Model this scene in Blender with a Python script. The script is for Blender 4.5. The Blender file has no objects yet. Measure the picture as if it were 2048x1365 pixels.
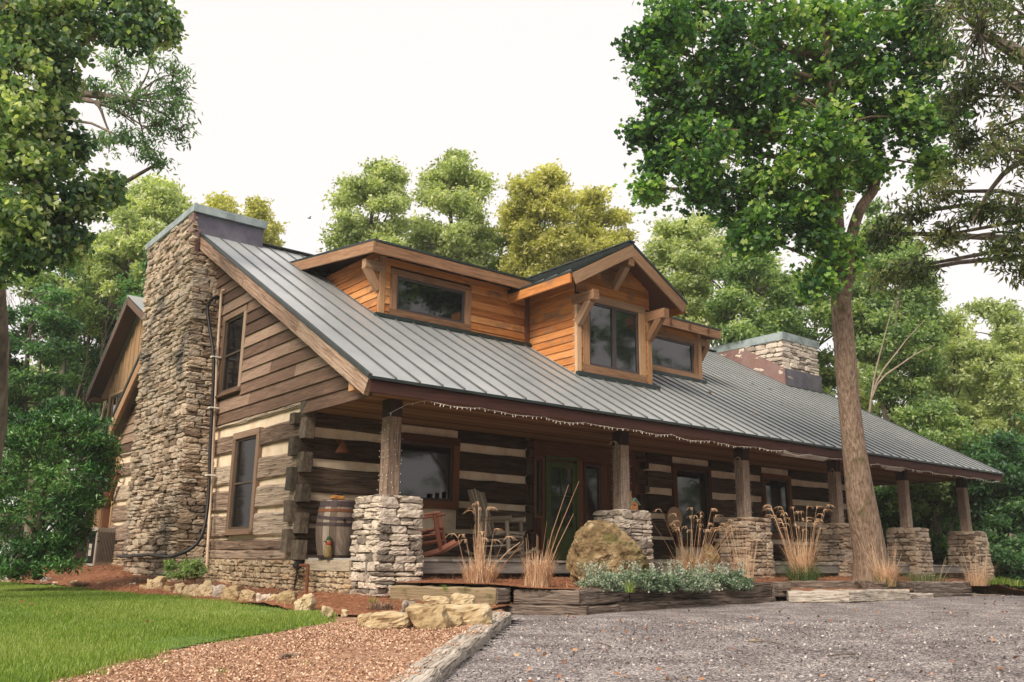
import bpy, math, random
import numpy as np
from mathutils import Vector, Matrix, noise
C = bpy.data.collections.new('scene'); bpy.context.scene.collection.children.link(C)
SC = bpy.context.scene
rnd = random.Random(7); NR = np.random.RandomState(11)
# ------------------------------------------------------------------ camera
CAM = np.array([-7.349, -12.213, -0.017]); YAW, PITCH, ROLL, FPX = math.radians(-38.75), math.radians(13.929), math.radians(0.596), 1774.15
fw = np.array([-math.sin(YAW)*math.cos(PITCH), math.cos(YAW)*math.cos(PITCH), math.sin(PITCH)])
rr = np.array([math.cos(YAW), math.sin(YAW), 0]); uu = np.cross(rr, fw)
RT = rr*math.cos(ROLL)+uu*math.sin(ROLL); UP = -rr*math.sin(ROLL)+uu*math.cos(ROLL)
def at(px, py, D):                       # a point seen at photograph pixel px,py, D metres in front of the camera
    return CAM + D*(fw + RT*(px-1024)/FPX - UP*(py-682.5)/FPX)
cd = bpy.data.cameras.new('camera'); co = bpy.data.objects.new('camera', cd); C.objects.link(co); SC.camera = co
cd.sensor_width = 36; cd.lens = FPX/2048*36; cd.clip_end = 1000; cd.clip_start = .05
co.matrix_world = Matrix(((RT[0], UP[0], -fw[0], CAM[0]), (RT[1], UP[1], -fw[1], CAM[1]), (RT[2], UP[2], -fw[2], CAM[2]), (0, 0, 0, 1)))
# ------------------------------------------------------------------ sky, sun, exposure
SUN_EL, SUN_AZ = 42, 248                # azimuth in degrees from +Y clockwise
W = bpy.data.worlds.new('World'); SC.world = W; W.use_nodes = True
nt = W.node_tree; nt.nodes.clear()
bg = nt.nodes.new('ShaderNodeBackground'); out = nt.nodes.new('ShaderNodeOutputWorld')
sky = nt.nodes.new('ShaderNodeTexSky'); sky.sky_type = 'NISHITA'; sky.sun_disc = False
sky.sun_elevation = math.radians(SUN_EL); sky.sun_rotation = math.radians(SUN_AZ)
mx = nt.nodes.new('ShaderNodeMix'); mx.data_type = 'RGBA'; mx.inputs[0].default_value = .88
cl = nt.nodes.new('ShaderNodeRGB'); cl.outputs[0].default_value = (7.1, 6.55, 6.25, 1)
nt.links.new(sky.outputs[0], mx.inputs[6]); nt.links.new(cl.outputs[0], mx.inputs[7])
nt.links.new(mx.outputs[2], bg.inputs[0]); bg.inputs[1].default_value = .1; nt.links.new(bg.outputs[0], out.inputs[0])
sd = bpy.data.lights.new('sun', 'SUN'); sd.energy = 2.9; sd.angle = math.radians(26); sd.color = (1, .86, .68)
so = bpy.data.objects.new('sun', sd); C.objects.link(so)
a, e = math.radians(SUN_AZ), math.radians(SUN_EL)
so.rotation_euler = Vector((math.sin(a)*math.cos(e), math.cos(a)*math.cos(e), math.sin(e))).to_track_quat('Z', 'Y').to_euler()
SC.view_settings.view_transform = 'Standard'; SC.view_settings.look = 'None'; SC.view_settings.gamma = 1; SC.view_settings.exposure = .74

# ------------------------------------------------------------------ materials
def gnd(px, py, h, off=0.0):             # the ground point seen at a photograph pixel
    d = at(px, py, 1)-CAM; lo, hi = 1.0, 200.0
    for _ in range(50):
        m_ = (lo+hi)/2; X = CAM+d*m_
        if X[2] > float(h(X[0], X[1]))+off: lo = m_
        else: hi = m_
    return X
def mat(name, stops, scale=(1, 1, 1), coord='Object', nscale=5, detail=6, rough=.8, bump=.3, bdist=.01, spec=.3, rmix=.0, metal=0, stain=None, crack=0, bscale=None, transl=None, distort=0, vor=None):
    """stops: colours of a ramp driven by noise; rmix: how far the per-piece random value drives it instead"""
    m = bpy.data.materials.new(name); m.use_nodes = True; n = m.node_tree; n.nodes.clear(); L = n.links.new
    o = n.nodes.new('ShaderNodeOutputMaterial'); b = n.nodes.new('ShaderNodeBsdfPrincipled'); L(b.outputs[0], o.inputs[0])
    b.inputs['Roughness'].default_value = rough; b.inputs['Metallic'].default_value = metal; b.inputs['Specular IOR Level'].default_value = spec
    if coord == 'wc':
        tc = n.nodes.new('ShaderNodeAttribute'); tc.attribute_name = 'wc'; vec = tc.outputs['Vector']
    else:
        tc = n.nodes.new('ShaderNodeTexCoord'); vec = tc.outputs[coord]
    mp = n.nodes.new('ShaderNodeMapping'); mp.inputs['Scale'].default_value = scale; L(vec, mp.inputs[0])
    if vor:
        ns = n.nodes.new('ShaderNodeTexVoronoi'); ns.inputs['Scale'].default_value = vor; L(mp.outputs[0], ns.inputs[0])
        sx = n.nodes.new('ShaderNodeSeparateColor'); L(ns.outputs['Color'], sx.inputs[0]); fac = sx.outputs[0]; hgt = ns.outputs['Distance']
        n2 = n.nodes.new('ShaderNodeTexNoise'); n2.inputs['Scale'].default_value = nscale; n2.inputs['Detail'].default_value = detail; L(mp.outputs[0], n2.inputs[0])
        mm = n.nodes.new('ShaderNodeMath'); mm.operation = 'MULTIPLY_ADD'; mm.inputs[1].default_value = .6; L(n2.outputs[0], mm.inputs[0])
        m3 = n.nodes.new('ShaderNodeMath'); m3.operation = 'MULTIPLY_ADD'; m3.inputs[1].default_value = .75; m3.inputs[2].default_value = -.17; L(fac, m3.inputs[0]); L(m3.outputs[0], mm.inputs[2]); fac = mm.outputs[0]
    else:
        ns = n.nodes.new('ShaderNodeTexNoise'); ns.inputs['Scale'].default_value = nscale; ns.inputs['Detail'].default_value = detail; ns.inputs['Roughness'].default_value = .65; ns.inputs['Distortion'].default_value = distort
        L(mp.outputs[0], ns.inputs[0]); fac = ns.outputs[0]; hgt = ns.outputs[0]
    if rmix:
        at_ = n.nodes.new('ShaderNodeAttribute'); at_.attribute_name = 'rnd'
        mm = n.nodes.new('ShaderNodeMath'); mm.operation = 'MULTIPLY'; mm.inputs[1].default_value = rmix; L(at_.outputs['Fac'], mm.inputs[0])
        m2 = n.nodes.new('ShaderNodeMath'); m2.operation = 'MULTIPLY_ADD'; m2.inputs[1].default_value = 1-rmix; L(fac, m2.inputs[0]); L(mm.outputs[0], m2.inputs[2]); fac = m2.outputs[0]
    rp = n.nodes.new('ShaderNodeValToRGB'); L(fac, rp.inputs[0]); el = rp.color_ramp.elements
    lo, hi = (.3, .7) if rmix < .5 else (.12, .88)
    if vor and not rmix: lo, hi = .1, .9
    while len(el) < len(stops): el.new(.5)
    for i, c in enumerate(stops): el[i].position = lo+(hi-lo)*i/(len(stops)-1); el[i].color = (*c, 1)
    col = rp.outputs[0]
    if stain:
        s2 = n.nodes.new('ShaderNodeTexNoise'); s2.inputs['Scale'].default_value = stain[1]; s2.inputs['Detail'].default_value = 5; L(tc.outputs['Vector' if coord == 'wc' else coord], s2.inputs[0])
        r2 = n.nodes.new('ShaderNodeValToRGB'); r2.color_ramp.elements[0].position = stain[2]; r2.color_ramp.elements[1].position = stain[2]+.14; L(s2.outputs[0], r2.inputs[0])
        mc = n.nodes.new('ShaderNodeMix'); mc.data_type = 'RGBA'; L(r2.outputs[0], mc.inputs[0]); L(col, mc.inputs[6]); mc.inputs[7].default_value = (*stain[0], 1); col = mc.outputs[2]
    if crack:
        mk = n.nodes.new('ShaderNodeMapping'); mk.inputs['Scale'].default_value = (.45, 15, 15); L(vec, mk.inputs[0])
        nk = n.nodes.new('ShaderNodeTexNoise'); nk.inputs['Scale'].default_value = 1.6; nk.inputs['Detail'].default_value = 4; nk.inputs['Distortion'].default_value = .15; L(mk.outputs[0], nk.inputs[0])
        rk_ = n.nodes.new('ShaderNodeValToRGB'); e_ = rk_.color_ramp.elements; e_[0].position = .475; e_[0].color = (1, 1, 1, 1); e_[1].position = .515; e_[1].color = (1, 1, 1, 1)
        k_ = e_.new(.495); k_.color = (1-crack, 1-crack, 1-crack, 1); L(nk.outputs[0], rk_.inputs[0])
        mc = n.nodes.new('ShaderNodeMix'); mc.data_type = 'RGBA'; mc.blend_type = 'MULTIPLY'; mc.inputs[0].default_value = 1; L(col, mc.inputs[6]); L(rk_.outputs[0], mc.inputs[7]); col = mc.outputs[2]
        mh = n.nodes.new('ShaderNodeMath'); mh.operation = 'MULTIPLY_ADD'; mh.inputs[1].default_value = 1.0; L(rk_.outputs[0], mh.inputs[0]); L(hgt, mh.inputs[2]); hgt = mh.outputs[0]
    L(col, b.inputs['Base Color'])
    if bump:
        bp = n.nodes.new('ShaderNodeBump'); bp.inputs['Strength'].default_value = bump; bp.inputs['Distance'].default_value = bdist
        if bscale:
            nb = n.nodes.new('ShaderNodeTexNoise'); nb.inputs['Scale'].default_value = bscale; nb.inputs['Detail'].default_value = 8; L(mp.outputs[0], nb.inputs[0]); hgt = nb.outputs[0]
        L(hgt, bp.inputs['Height']); L(bp.outputs[0], b.inputs['Normal'])
    if transl:
        t = n.nodes.new('ShaderNodeBsdfTranslucent'); ms = n.nodes.new('ShaderNodeMixShader'); ms.inputs[0].default_value = transl[1]
        mt = n.nodes.new('ShaderNodeMix'); mt.data_type = 'RGBA'; mt.blend_type = 'MULTIPLY'; mt.inputs[0].default_value = 1; L(col, mt.inputs[6]); mt.inputs[7].default_value = (*transl[0], 1); L(mt.outputs[2], t.inputs[0])
        L(b.outputs[0], ms.inputs[1]); L(t.outputs[0], ms.inputs[2]); L(ms.outputs[0], o.inputs[0])
    return m
def wood(name, stops, **k):
    k.setdefault('rmix', .45); k.setdefault('bump', .5); k.setdefault('nscale', 6); k.setdefault('rough', .85); k.setdefault('distort', .4)
    return mat(name, stops, scale=k.pop('scale', (.35, 5, 5)), coord='wc', **k)
def leafmat(name, stops, tr=(1.6, 1.8, .7), f=.42, rough=.5):
    return mat(name, stops, rmix=.93, bump=0, rough=rough, spec=.45, transl=(tr, f), nscale=.6)
M = {}
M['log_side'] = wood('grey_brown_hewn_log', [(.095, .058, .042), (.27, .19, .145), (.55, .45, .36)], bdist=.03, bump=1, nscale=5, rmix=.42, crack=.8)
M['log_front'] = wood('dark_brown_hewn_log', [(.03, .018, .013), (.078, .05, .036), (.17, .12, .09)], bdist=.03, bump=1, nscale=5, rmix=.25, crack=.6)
M['log_end'] = wood('log_end_grain', [(.035, .03, .024), (.1, .08, .06), (.2, .16, .13)], scale=(2, 3, 3), bdist=.03, bump=.8, rmix=.2)
M['chink'] = mat('cream_chinking', [(.62, .47, .33), (.78, .64, .49), (.84, .73, .6)], nscale=3, bump=.3, bdist=.02, bscale=9, rough=.9)
M['siding'] = wood('brown_weathered_siding', [(.08, .046, .033), (.19, .118, .086), (.34, .24, .185)], bdist=.006, rmix=.45, crack=.4)
M['rake'] = wood('weathered_rake_board', [(.16, .095, .07), (.36, .24, .18), (.52, .4, .32)], bdist=.015, bump=.8, rmix=.15, nscale=5, crack=.55)
M['cedar'] = wood('orange_cedar', [(.29, .105, .032), (.54, .22, .068), (.64, .32, .13)], bdist=.004, rmix=.34, crack=.35, stain=((.25, .145, .09), 1.7, .54))
M['cedar_pale'] = wood('pale_cedar_trim', [(.32, .17, .085), (.52, .31, .17), (.64, .44, .29)], bdist=.004, rmix=.3, crack=.3)
M['cedar_grey'] = wood('greying_cedar_trim', [(.17, .09, .05), (.34, .19, .11), (.42, .3, .21)], bdist=.004, rmix=.3, crack=.3)
M['brown_trim'] = wood('brown_window_trim', [(.13, .08, .055), (.24, .16, .115), (.34, .25, .19)], bdist=.004)
M['red_brown'] = wood('red_brown_wood', [(.07, .028, .018), (.15, .065, .038), (.2, .09, .05)], bdist=.004)
M['fascia'] = wood('maroon_fascia', [(.035, .014, .012), (.06, .024, .02), (.085, .036, .03)], bdist=.003, rmix=.2, bump=.2)
M['ceiling'] = wood('porch_ceiling_boards', [(.15, .075, .04), (.25, .135, .072), (.33, .2, .11)], bdist=.003, bump=.2)
M['post'] = wood('grey_porch_post', [(.14, .095, .075), (.34, .25, .195), (.52, .42, .35)], bdist=.01, bump=.7, nscale=6, rmix=.2, crack=.6)
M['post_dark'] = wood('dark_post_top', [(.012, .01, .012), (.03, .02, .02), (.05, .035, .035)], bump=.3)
M['deck'] = wood('grey_deck_board', [(.16, .15, .14), (.28, .27, .26), (.4, .38, .36)], bdist=.005)
M['tie'] = wood('weathered_railroad_tie', [(.05, .036, .03), (.2, .155, .13), (.42, .36, .32)], bdist=.03, bump=1, nscale=5, scale=(.5, 4, 6), rmix=.2, distort=.8, crack=.85)
M['tie_pale'] = wood('pale_railroad_tie', [(.16, .13, .11), (.46, .41, .36), (.66, .62, .57)], bdist=.02, bump=1, nscale=7, scale=(.6, 4, 4), rmix=.15, crack=.7)
M['rim_pale'] = wood('pale_rim_board', [(.22, .18, .13), (.42, .36, .28), (.52, .46, .36)], bdist=.008, crack=.5)
M['tie_moss'] = wood('mossy_railroad_tie', [(.04, .03, .015), (.14, .1, .055), (.28, .22, .14)], bdist=.03, bump=1, nscale=4, stain=((.07, .065, .02), 4, .56))
M['stone'] = mat('grey_buff_limestone', [(.18, .155, .135), (.42, .36, .31), (.58, .52, .46), (.62, .55, .47)], nscale=3.5, rmix=.45, bump=.9, bdist=.03, bscale=18, rough=.9)
M['stone_tan'] = mat('tan_limestone', [(.18, .13, .095), (.4, .31, .235), (.54, .44, .345), (.42, .36, .3)], nscale=2.5, rmix=.45, bump=.9, bdist=.03, bscale=18, rough=.9, stain=((.15, .13, .115), .9, .55))
M['stone_yel'] = mat('ochre_foundation_stone', [(.2, .15, .1), (.4, .31, .21), (.5, .42, .31), (.46, .3, .16)], nscale=3, rmix=.6, bump=.9, bdist=.02, bscale=16, rough=.9)
M['rock'] = mat('pale_yellow_rock', [(.27, .19, .1), (.46, .36, .22), (.58, .49, .35)], nscale=5, rmix=.2, bump=.8, bdist=.03, bscale=14, rough=.85, stain=((.3, .2, .08), 3, .6))
M['mortar'] = mat('sandy_mortar', [(.16, .125, .09), (.3, .24, .17), (.38, .31, .22)], nscale=8, bump=.8, bdist=.02)
M['boulder'] = mat('mossy_boulder', [(.05, .038, .022), (.16, .11, .055), (.28, .205, .115), (.48, .42, .31)], nscale=4.5, detail=10, bump=1, bdist=.05, bscale=12, rough=.95, stain=((.09, .09, .025), 2.2, .54))
M['copper'] = mat('aged_copper', [(.19, .11, .095), (.27, .17, .155), (.3, .22, .21)], nscale=2, bump=.1, rough=.5, metal=.4, stain=((.31, .19, .16), 1.2, .6))
M['copper_dk'] = mat('dark_patina_copper', [(.09, .085, .12), (.15, .14, .18), (.2, .2, .24)], nscale=2, bump=.1, rough=.45, metal=.4)
M['patina'] = mat('blue_grey_patina_metal', [(.17, .2, .22), (.3, .36, .38), (.42, .5, .52)], nscale=2.2, bump=.1, rough=.5, metal=.3)
M['dark_metal'] = mat('dark_green_metal_edge', [(.03, .045, .045), (.06, .075, .075)], nscale=3, bump=.05, rough=.4, metal=.5)
M['sash'] = mat('dark_bronze_sash', [(.06, .05, .055), (.09, .08, .085)], bump=0, rough=.45)
M['screen'] = mat('dark_screen_sash', [(.05, .04, .032), (.1, .075, .055)], bump=0, rough=.6)
M['glass'] = mat('dark_window_glass', [(.006, .008, .011), (.012, .014, .018)], bump=.04, bdist=.02, nscale=1.5, rough=.03, spec=1.0)
M['glass_side'] = mat('screened_window_glass', [(.006, .006, .007), (.011, .011, .012)], bump=.04, bdist=.02, nscale=1.5, rough=.1, spec=.14)
M['glass_in'] = mat('shaded_window_glass', [(.004, .005, .007), (.01, .011, .013)], bump=.04, bdist=.02, nscale=1.5, rough=.04, spec=.9)
M['green'] = mat('olive_green_paint', [(.055, .085, .02), (.08, .12, .032)], bump=.1, rough=.5)
M['iron'] = mat('dark_iron', [(.035, .025, .03), (.09, .065, .07)], bump=.3, rough=.6, metal=.3)
M['rust'] = mat('rusty_iron', [(.1, .035, .018), (.22, .08, .035)], bump=.4, rough=.8)
M['stave'] = wood('grey_oak_stave', [(.12, .09, .07), (.26, .21, .18), (.4, .35, .32)], bdist=.01, bump=.6)
M['red_rocker'] = wood('red_stained_wood', [(.2, .07, .045), (.36, .14, .09), (.44, .2, .14)], bdist=.005)
M['grey_rocker'] = wood('grey_weathered_wood', [(.22, .18, .14), (.4, .34, .27), (.52, .45, .37)], bdist=.005)
M['rubber'] = mat('black_hose', [(.008, .008, .01), (.02, .02, .024)], bump=0, rough=.45)
M['pipe'] = mat('pale_pvc_pipe', [(.6, .42, .32), (.75, .62, .5)], bump=0, rough=.5, nscale=1)
M['white'] = mat('white_plastic', [(.7, .68, .64), (.8, .78, .75)], bump=0, rough=.5)
M['antler'] = mat('bleached_antler', [(.3, .25, .17), (.55, .48, .36)], bump=.3, rough=.7)
M['hvac'] = mat('grey_cabinet_metal', [(.3, .27, .23), (.42, .39, .35)], bump=0, rough=.5)
M['batten'] = wood('tan_board_and_batten', [(.26, .16, .09), (.4, .26, .15), (.48, .33, .2)], bdist=.004, rmix=.2)
M['soffit'] = wood('brown_soffit', [(.1, .065, .05), (.15, .1, .08)], bdist=.002)
M['bark'] = mat('furrowed_bark', [(.09, .06, .045), (.28, .2, .15), (.45, .36, .28)], scale=(1, 1, .22), nscale=26, detail=9, bump=1, bdist=.05, rough=.95, stain=((.09, .08, .03), 2.2, .62))
M['bark2'] = mat('grey_bark', [(.06, .05, .045), (.17, .14, .12), (.3, .26, .22)], scale=(1, 1, .3), nscale=8, bump=.8, bdist=.04, rough=.95)
M['twig'] = mat('pale_dead_twig', [(.22, .17, .13), (.38, .32, .26)], bump=.2, rough=.9)
M['gravel'] = mat('grey_gravel', [(.045, .04, .041), (.14, .124, .128), (.235, .21, .215), (.35, .315, .32), (.64, .59, .58)], vor=58, nscale=1.6, detail=3, bump=1, bdist=.02, rough=.95)
M['gravel_red'] = mat('orange_brown_gravel', [(.13, .06, .034), (.34, .18, .105), (.5, .3, .2), (.72, .52, .39)], vor=66, nscale=1.4, detail=3, bump=1, bdist=.02, rough=.95)
M['mulch'] = mat('pine_straw_mulch', [(.1, .035, .018), (.24, .1, .05), (.38, .18, .1)], nscale=14, detail=10, bump=1, bdist=.04, rough=.95, stain=((.14, .08, .05), 1.2, .6))
M['soil'] = mat('woodland_soil', [(.03, .03, .015), (.07, .06, .03), (.06, .08, .025)], nscale=2, bump=.6, bdist=.1, rough=1)
M['lawn'] = mat('lawn_soil_and_thatch', [(.05, .09, .02), (.09, .17, .035), (.13, .2, .05)], nscale=7, bump=.8, bdist=.03, rough=1)
M['blade'] = leafmat('grass_blades', [(.07, .13, .02), (.15, .24, .035), (.24, .34, .06), (.4, .43, .17)], f=.3)
M['straw'] = leafmat('dry_straw', [(.42, .24, .14), (.7, .47, .3), (.8, .62, .44)], tr=(1, .9, .8), f=.2, rough=.8)
M['dead'] = leafmat('dead_grey_grass', [(.12, .08, .06), (.28, .2, .15), (.38, .28, .2)], tr=(1, 1, 1), f=.1, rough=.9)
M['sage'] = leafmat('grey_green_catmint', [(.08, .15, .08), (.18, .27, .17), (.3, .38, .27), (.46, .46, .42)], tr=(1, 1.1, .8), f=.2, rough=.8)
M['tuft'] = leafmat('blue_green_tuft', [(.04, .09, .035), (.09, .17, .06), (.2, .26, .1)], f=.2)
M['lf_maple'] = leafmat('bright_maple_leaf', [(.018, .06, .032), (.045, .13, .05), (.1, .22, .06), (.22, .4, .08), (.46, .56, .2)])
M['lf_linden'] = leafmat('blue_green_linden_leaf', [(.03, .08, .06), (.075, .155, .105), (.16, .26, .145), (.32, .41, .2), (.56, .6, .36)])
M['lf_ash'] = leafmat('ash_leaf', [(.06, .13, .08), (.14, .25, .14), (.3, .42, .26)])
M['lf_mid'] = leafmat('pale_green_leaf', [(.2, .25, .12), (.34, .41, .21), (.49, .54, .31), (.66, .66, .42)])
M['lf_yel'] = leafmat('yellow_green_leaf', [(.28, .28, .1), (.44, .43, .16), (.57, .54, .24), (.7, .65, .38)])
M['lf_green'] = leafmat('mid_green_leaf', [(.08, .15, .065), (.18, .28, .12), (.31, .42, .18), (.48, .55, .28)])
M['lf_dark'] = leafmat('dark_green_leaf', [(.02, .07, .04), (.05, .14, .065), (.11, .24, .1), (.2, .34, .16)])
M['lf_oak'] = leafmat('narrow_oak_leaf', [(.03, .055, .035), (.07, .105, .05), (.13, .17, .07), (.3, .3, .15)])
M['lf_mag'] = leafmat('glossy_evergreen_leaf', [(.012, .05, .02), (.03, .12, .035), (.08, .22, .05), (.2, .36, .12)], f=.15, rough=.35)
M['fallen'] = leafmat('fallen_leaf', [(.24, .09, .035), (.4, .19, .09), (.52, .36, .18)], f=.1)
# metal roof with fine ribs between the seams
def roofmat():
    m = mat('standing_seam_metal', [(.345, .38, .41), (.42, .455, .48), (.49, .515, .535)], scale=(1, 1, 1), nscale=.7, detail=5, bump=0, rough=.42, metal=.45, spec=.5, stain=((.40, .375, .375), .35, .62))
    n = m.node_tree; b = [x for x in n.nodes if x.type == 'BSDF_PRINCIPLED'][0]
    return m
    tc = n.nodes.new('ShaderNodeTexCoord'); w = n.nodes.new('ShaderNodeTexWave'); w.bands_direction = 'X'; w.inputs['Scale'].default_value = 4.5
    bp = n.nodes.new('ShaderNodeBump'); bp.inputs['Strength'].default_value = .25; bp.inputs['Distance'].default_value = .01
    n.links.new(tc.outputs['Object'], w.inputs[0]); n.links.new(w.outputs[1], bp.inputs['Height']); n.links.new(bp.outputs[0], b.inputs['Normal'])
    return m
M['roof'] = roofmat(); M['seam'] = mat('dark_seam_metal', [(.1, .11, .115), (.16, .17, .175)], bump=0, rough=.45, metal=.4)

# ------------------------------------------------------------------ objects
ORIG = {}
def tag(o, label=None, cat=None, group=None, kind=None):
    if label: o['label'] = label
    if cat: o['category'] = cat
    if group: o['group'] = group
    if kind: o['kind'] = kind
    return o
def thing(name, loc, label, cat, group=None):
    o = bpy.data.objects.new(name, None); C.objects.link(o); o.location = loc; o.empty_display_size = .2
    ORIG[o.name] = Vector(loc); return tag(o, label, cat, group)
def link(name, me, material, parent=None, origin=None):
    o = bpy.data.objects.new(name, me); C.objects.link(o); me.materials.append(material)
    if parent is not None:
        org = ORIG[parent.name]; o.parent = parent
    else:
        org = Vector(origin) if origin is not None else Vector((0, 0, 0)); o.location = org
    ORIG[o.name] = org
    if org.length > 0: me.transform(Matrix.Translation(-org))
    return o
class MB:
    def __init__(s): s.v = []; s.f = []; s.wc = []; s.r = []
    def add(s, vs, fs, wc=None, r=None):
        b = len(s.v); r = rnd.random() if r is None else r
        s.v += [tuple(map(float, v)) for v in vs]; s.f += [[i+b for i in f] for f in fs]
        s.wc += [tuple(map(float, w)) for w in (wc if wc is not None else vs)]; s.r += [r]*len(vs)
    def beam(s, p0, p1, w, h, up=(0, 0, 1), ch=.006, seg=1, jit=0, r=None, tap=1):
        """bar from p0 to p1; w across, h along 'up' (centred)"""
        p0, p1, up = Vector(p0), Vector(p1), Vector(up); d = p1-p0; ln = d.length; d.normalize()
        sd_ = d.cross(up); sd_.normalize(); u2 = sd_.cross(d); a, b = w/2, h/2; c = min(ch, a*.9, b*.9)
        prof = [(-a+c, -b), (a-c, -b), (a, -b+c), (a, b-c), (a-c, b), (-a+c, b), (-a, b-c), (-a, -b+c)]
        vs, wc, fs = [], [], []; ro = rnd.random()*50; n = seg+1
        for i in range(n):
            t = i/seg; k = 1+(tap-1)*t
            j1, j2 = rnd.uniform(-jit, jit), rnd.uniform(-jit, jit)
            for (x, y) in prof:
                x2, y2 = x*k+rnd.uniform(-jit, jit)*.5+(j1 if x > 0 else 0), y*k+rnd.uniform(-jit, jit)*.5+(j2 if y > 0 else 0)
                vs.append(p0+d*(ln*t)+sd_*x2+u2*y2); wc.append((ro+ln*t, ro+x, ro+y))
        for i in range(seg):
            for q in range(8):
                q2 = (q+1) % 8; fs.append([i*8+q, i*8+q2, (i+1)*8+q2, (i+1)*8+q])
        fs.append(list(range(7, -1, -1))); fs.append([seg*8+q for q in range(8)])
        s.add(vs, fs, wc, r); return s
    def box(s, x0, x1, y0, y1, z0, z1, ch=.005, r=None, seg=1, jit=0):
        # longest side taken as the grain direction
        dx, dy, dz = x1-x0, y1-y0, z1-z0; cx, cy, cz = (x0+x1)/2, (y0+y1)/2, (z0+z1)/2
        if dx >= dy and dx >= dz: s.beam((x0, cy, cz), (x1, cy, cz), dy, dz, (0, 0, 1), ch, seg, jit, r)
        elif dy >= dz: s.beam((cx, y0, cz), (cx, y1, cz), dx, dz, (0, 0, 1), ch, seg, jit, r)
        else: s.beam((cx, cy, z0), (cx, cy, z1), dx, dy, (0, 1, 0), ch, seg, jit, r)
        return s
    def tube(s, pts, rad, n=8, r=None, cap=True):
        pts = [Vector(p) for p in pts]; vs, fs = [], []; m = len(pts); L_ = 0; wc = []
        ro = rnd.random()*50; ref = None
        for i, p in enumerate(pts):
            d = (pts[min(i+1, m-1)]-pts[max(i-1, 0)]); d = d.normalized() if d.length else Vector((0, 0, 1))
            if ref is None: ref = Vector((1, 0, 0)) if abs(d.x) < .8 else Vector((0, 1, 0))
            a = d.cross(ref).normalized(); b = a.cross(d).normalized(); ref = b.cross(d)*-1 if False else ref
            if i: L_ += (p-pts[i-1]).length
            R = rad[i] if hasattr(rad, '__len__') else rad
            for q in range(n):
                t = 2*math.pi*q/n; vs.append(p+a*(R*math.cos(t))+b*(R*math.sin(t))); wc.append((ro+L_, R*math.cos(t), R*math.sin(t)))
        for i in range(m-1):
            for q in range(n):
                q2 = (q+1) % n; fs.append([i*n+q, i*n+q2, (i+1)*n+q2, (i+1)*n+q])
        if cap: fs.append(list(range(n-1, -1, -1))); fs.append([(m-1)*n+q for q in range(n)])
        s.add(vs, fs, wc, r); return s
    def poly(s, pts, th, nrm, r=None):
        """flat polygon pts extruded by th along nrm"""
        nrm = Vector(nrm).normalized(); n = len(pts); a = [Vector(p) for p in pts]; b = [p+nrm*th for p in a]
        fs = [list(range(n-1, -1, -1)), [n+i for i in range(n)]]+[[i, (i+1) % n, n+(i+1) % n, n+i] for i in range(n)]
        s.add(a+b, fs, None, r); return s
    def lathe(s, prof, c=(0, 0, 0), n=24, r=None):
        vs, fs = [], []
        for (R, z) in prof:
            for q in range(n):
                t = 2*math.pi*q/n; vs.append((c[0]+R*math.cos(t), c[1]+R*math.sin(t), c[2]+z))
        for i in range(len(prof)-1):
            for q in range(n): fs.append([i*n+q, i*n+(q+1) % n, (i+1)*n+(q+1) % n, (i+1)*n+q])
        fs.append(list(range(n-1, -1, -1))); fs.append([(len(prof)-1)*n+q for q in range(n)])
        s.add(vs, fs, None, r); return s
    def stone(s, c, ux, uy, uz, sx, sy, sz, jit=.12, pw=4.5, r=None, tmpl=None):
        """a rounded irregular block; ux,uy,uz unit axes, sx.. half sizes"""
        T, F = tmpl or STONE; ph = [rnd.uniform(0, 6.3) for _ in range(6)]; vs = []
        c, ux, uy, uz = Vector(c), Vector(ux), Vector(uy), Vector(uz)
        sk = rnd.uniform(-.25, .25); sk2 = rnd.uniform(-.12, .12)
        for (x, y, z) in T:
            m = (abs(x)**pw+abs(y)**pw+abs(z)**pw)**(-1/pw)
            x, y, z = x*m, y*m, z*m
            x2 = x*(1+jit*math.sin(2.3*y+3*z+ph[0])+jit*.8*math.sin(5*z+ph[3]))+sk*z*.5
            z2 = z*(1+jit*math.sin(2.9*x+ph[1])+jit*.7*math.sin(6.1*x+ph[4]))+sk2*x
            y2 = y*(1+jit*math.sin(2.7*x+2.2*z+ph[2])+jit*.6*math.sin(6*x+5*z+ph[5]))
            vs.append(c+ux*(sx*x2+rnd.uniform(-.06, .06)*sx*.5)+uy*(sy*y2+rnd.uniform(-.1, .1)*sy*.6)+uz*(sz*z2+rnd.uniform(-.07, .07)*sz*.5))
        s.add(vs, F, None, r); return s
    def build(s, name, material, parent=None, origin=None, smooth=False):
        me = bpy.data.meshes.new(name); me.from_pydata(s.v, [], s.f)
        a = me.attributes.new('wc', 'FLOAT_VECTOR', 'POINT'); a.data.foreach_set('vector', np.array(s.wc, dtype=np.float32).ravel())
        a = me.attributes.new('rnd', 'FLOAT', 'POINT'); a.data.foreach_set('value', np.array(s.r, dtype=np.float32))
        if smooth: me.polygons.foreach_set('use_smooth', [True]*len(me.polygons))
        return link(name, me, material, parent, origin)
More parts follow.
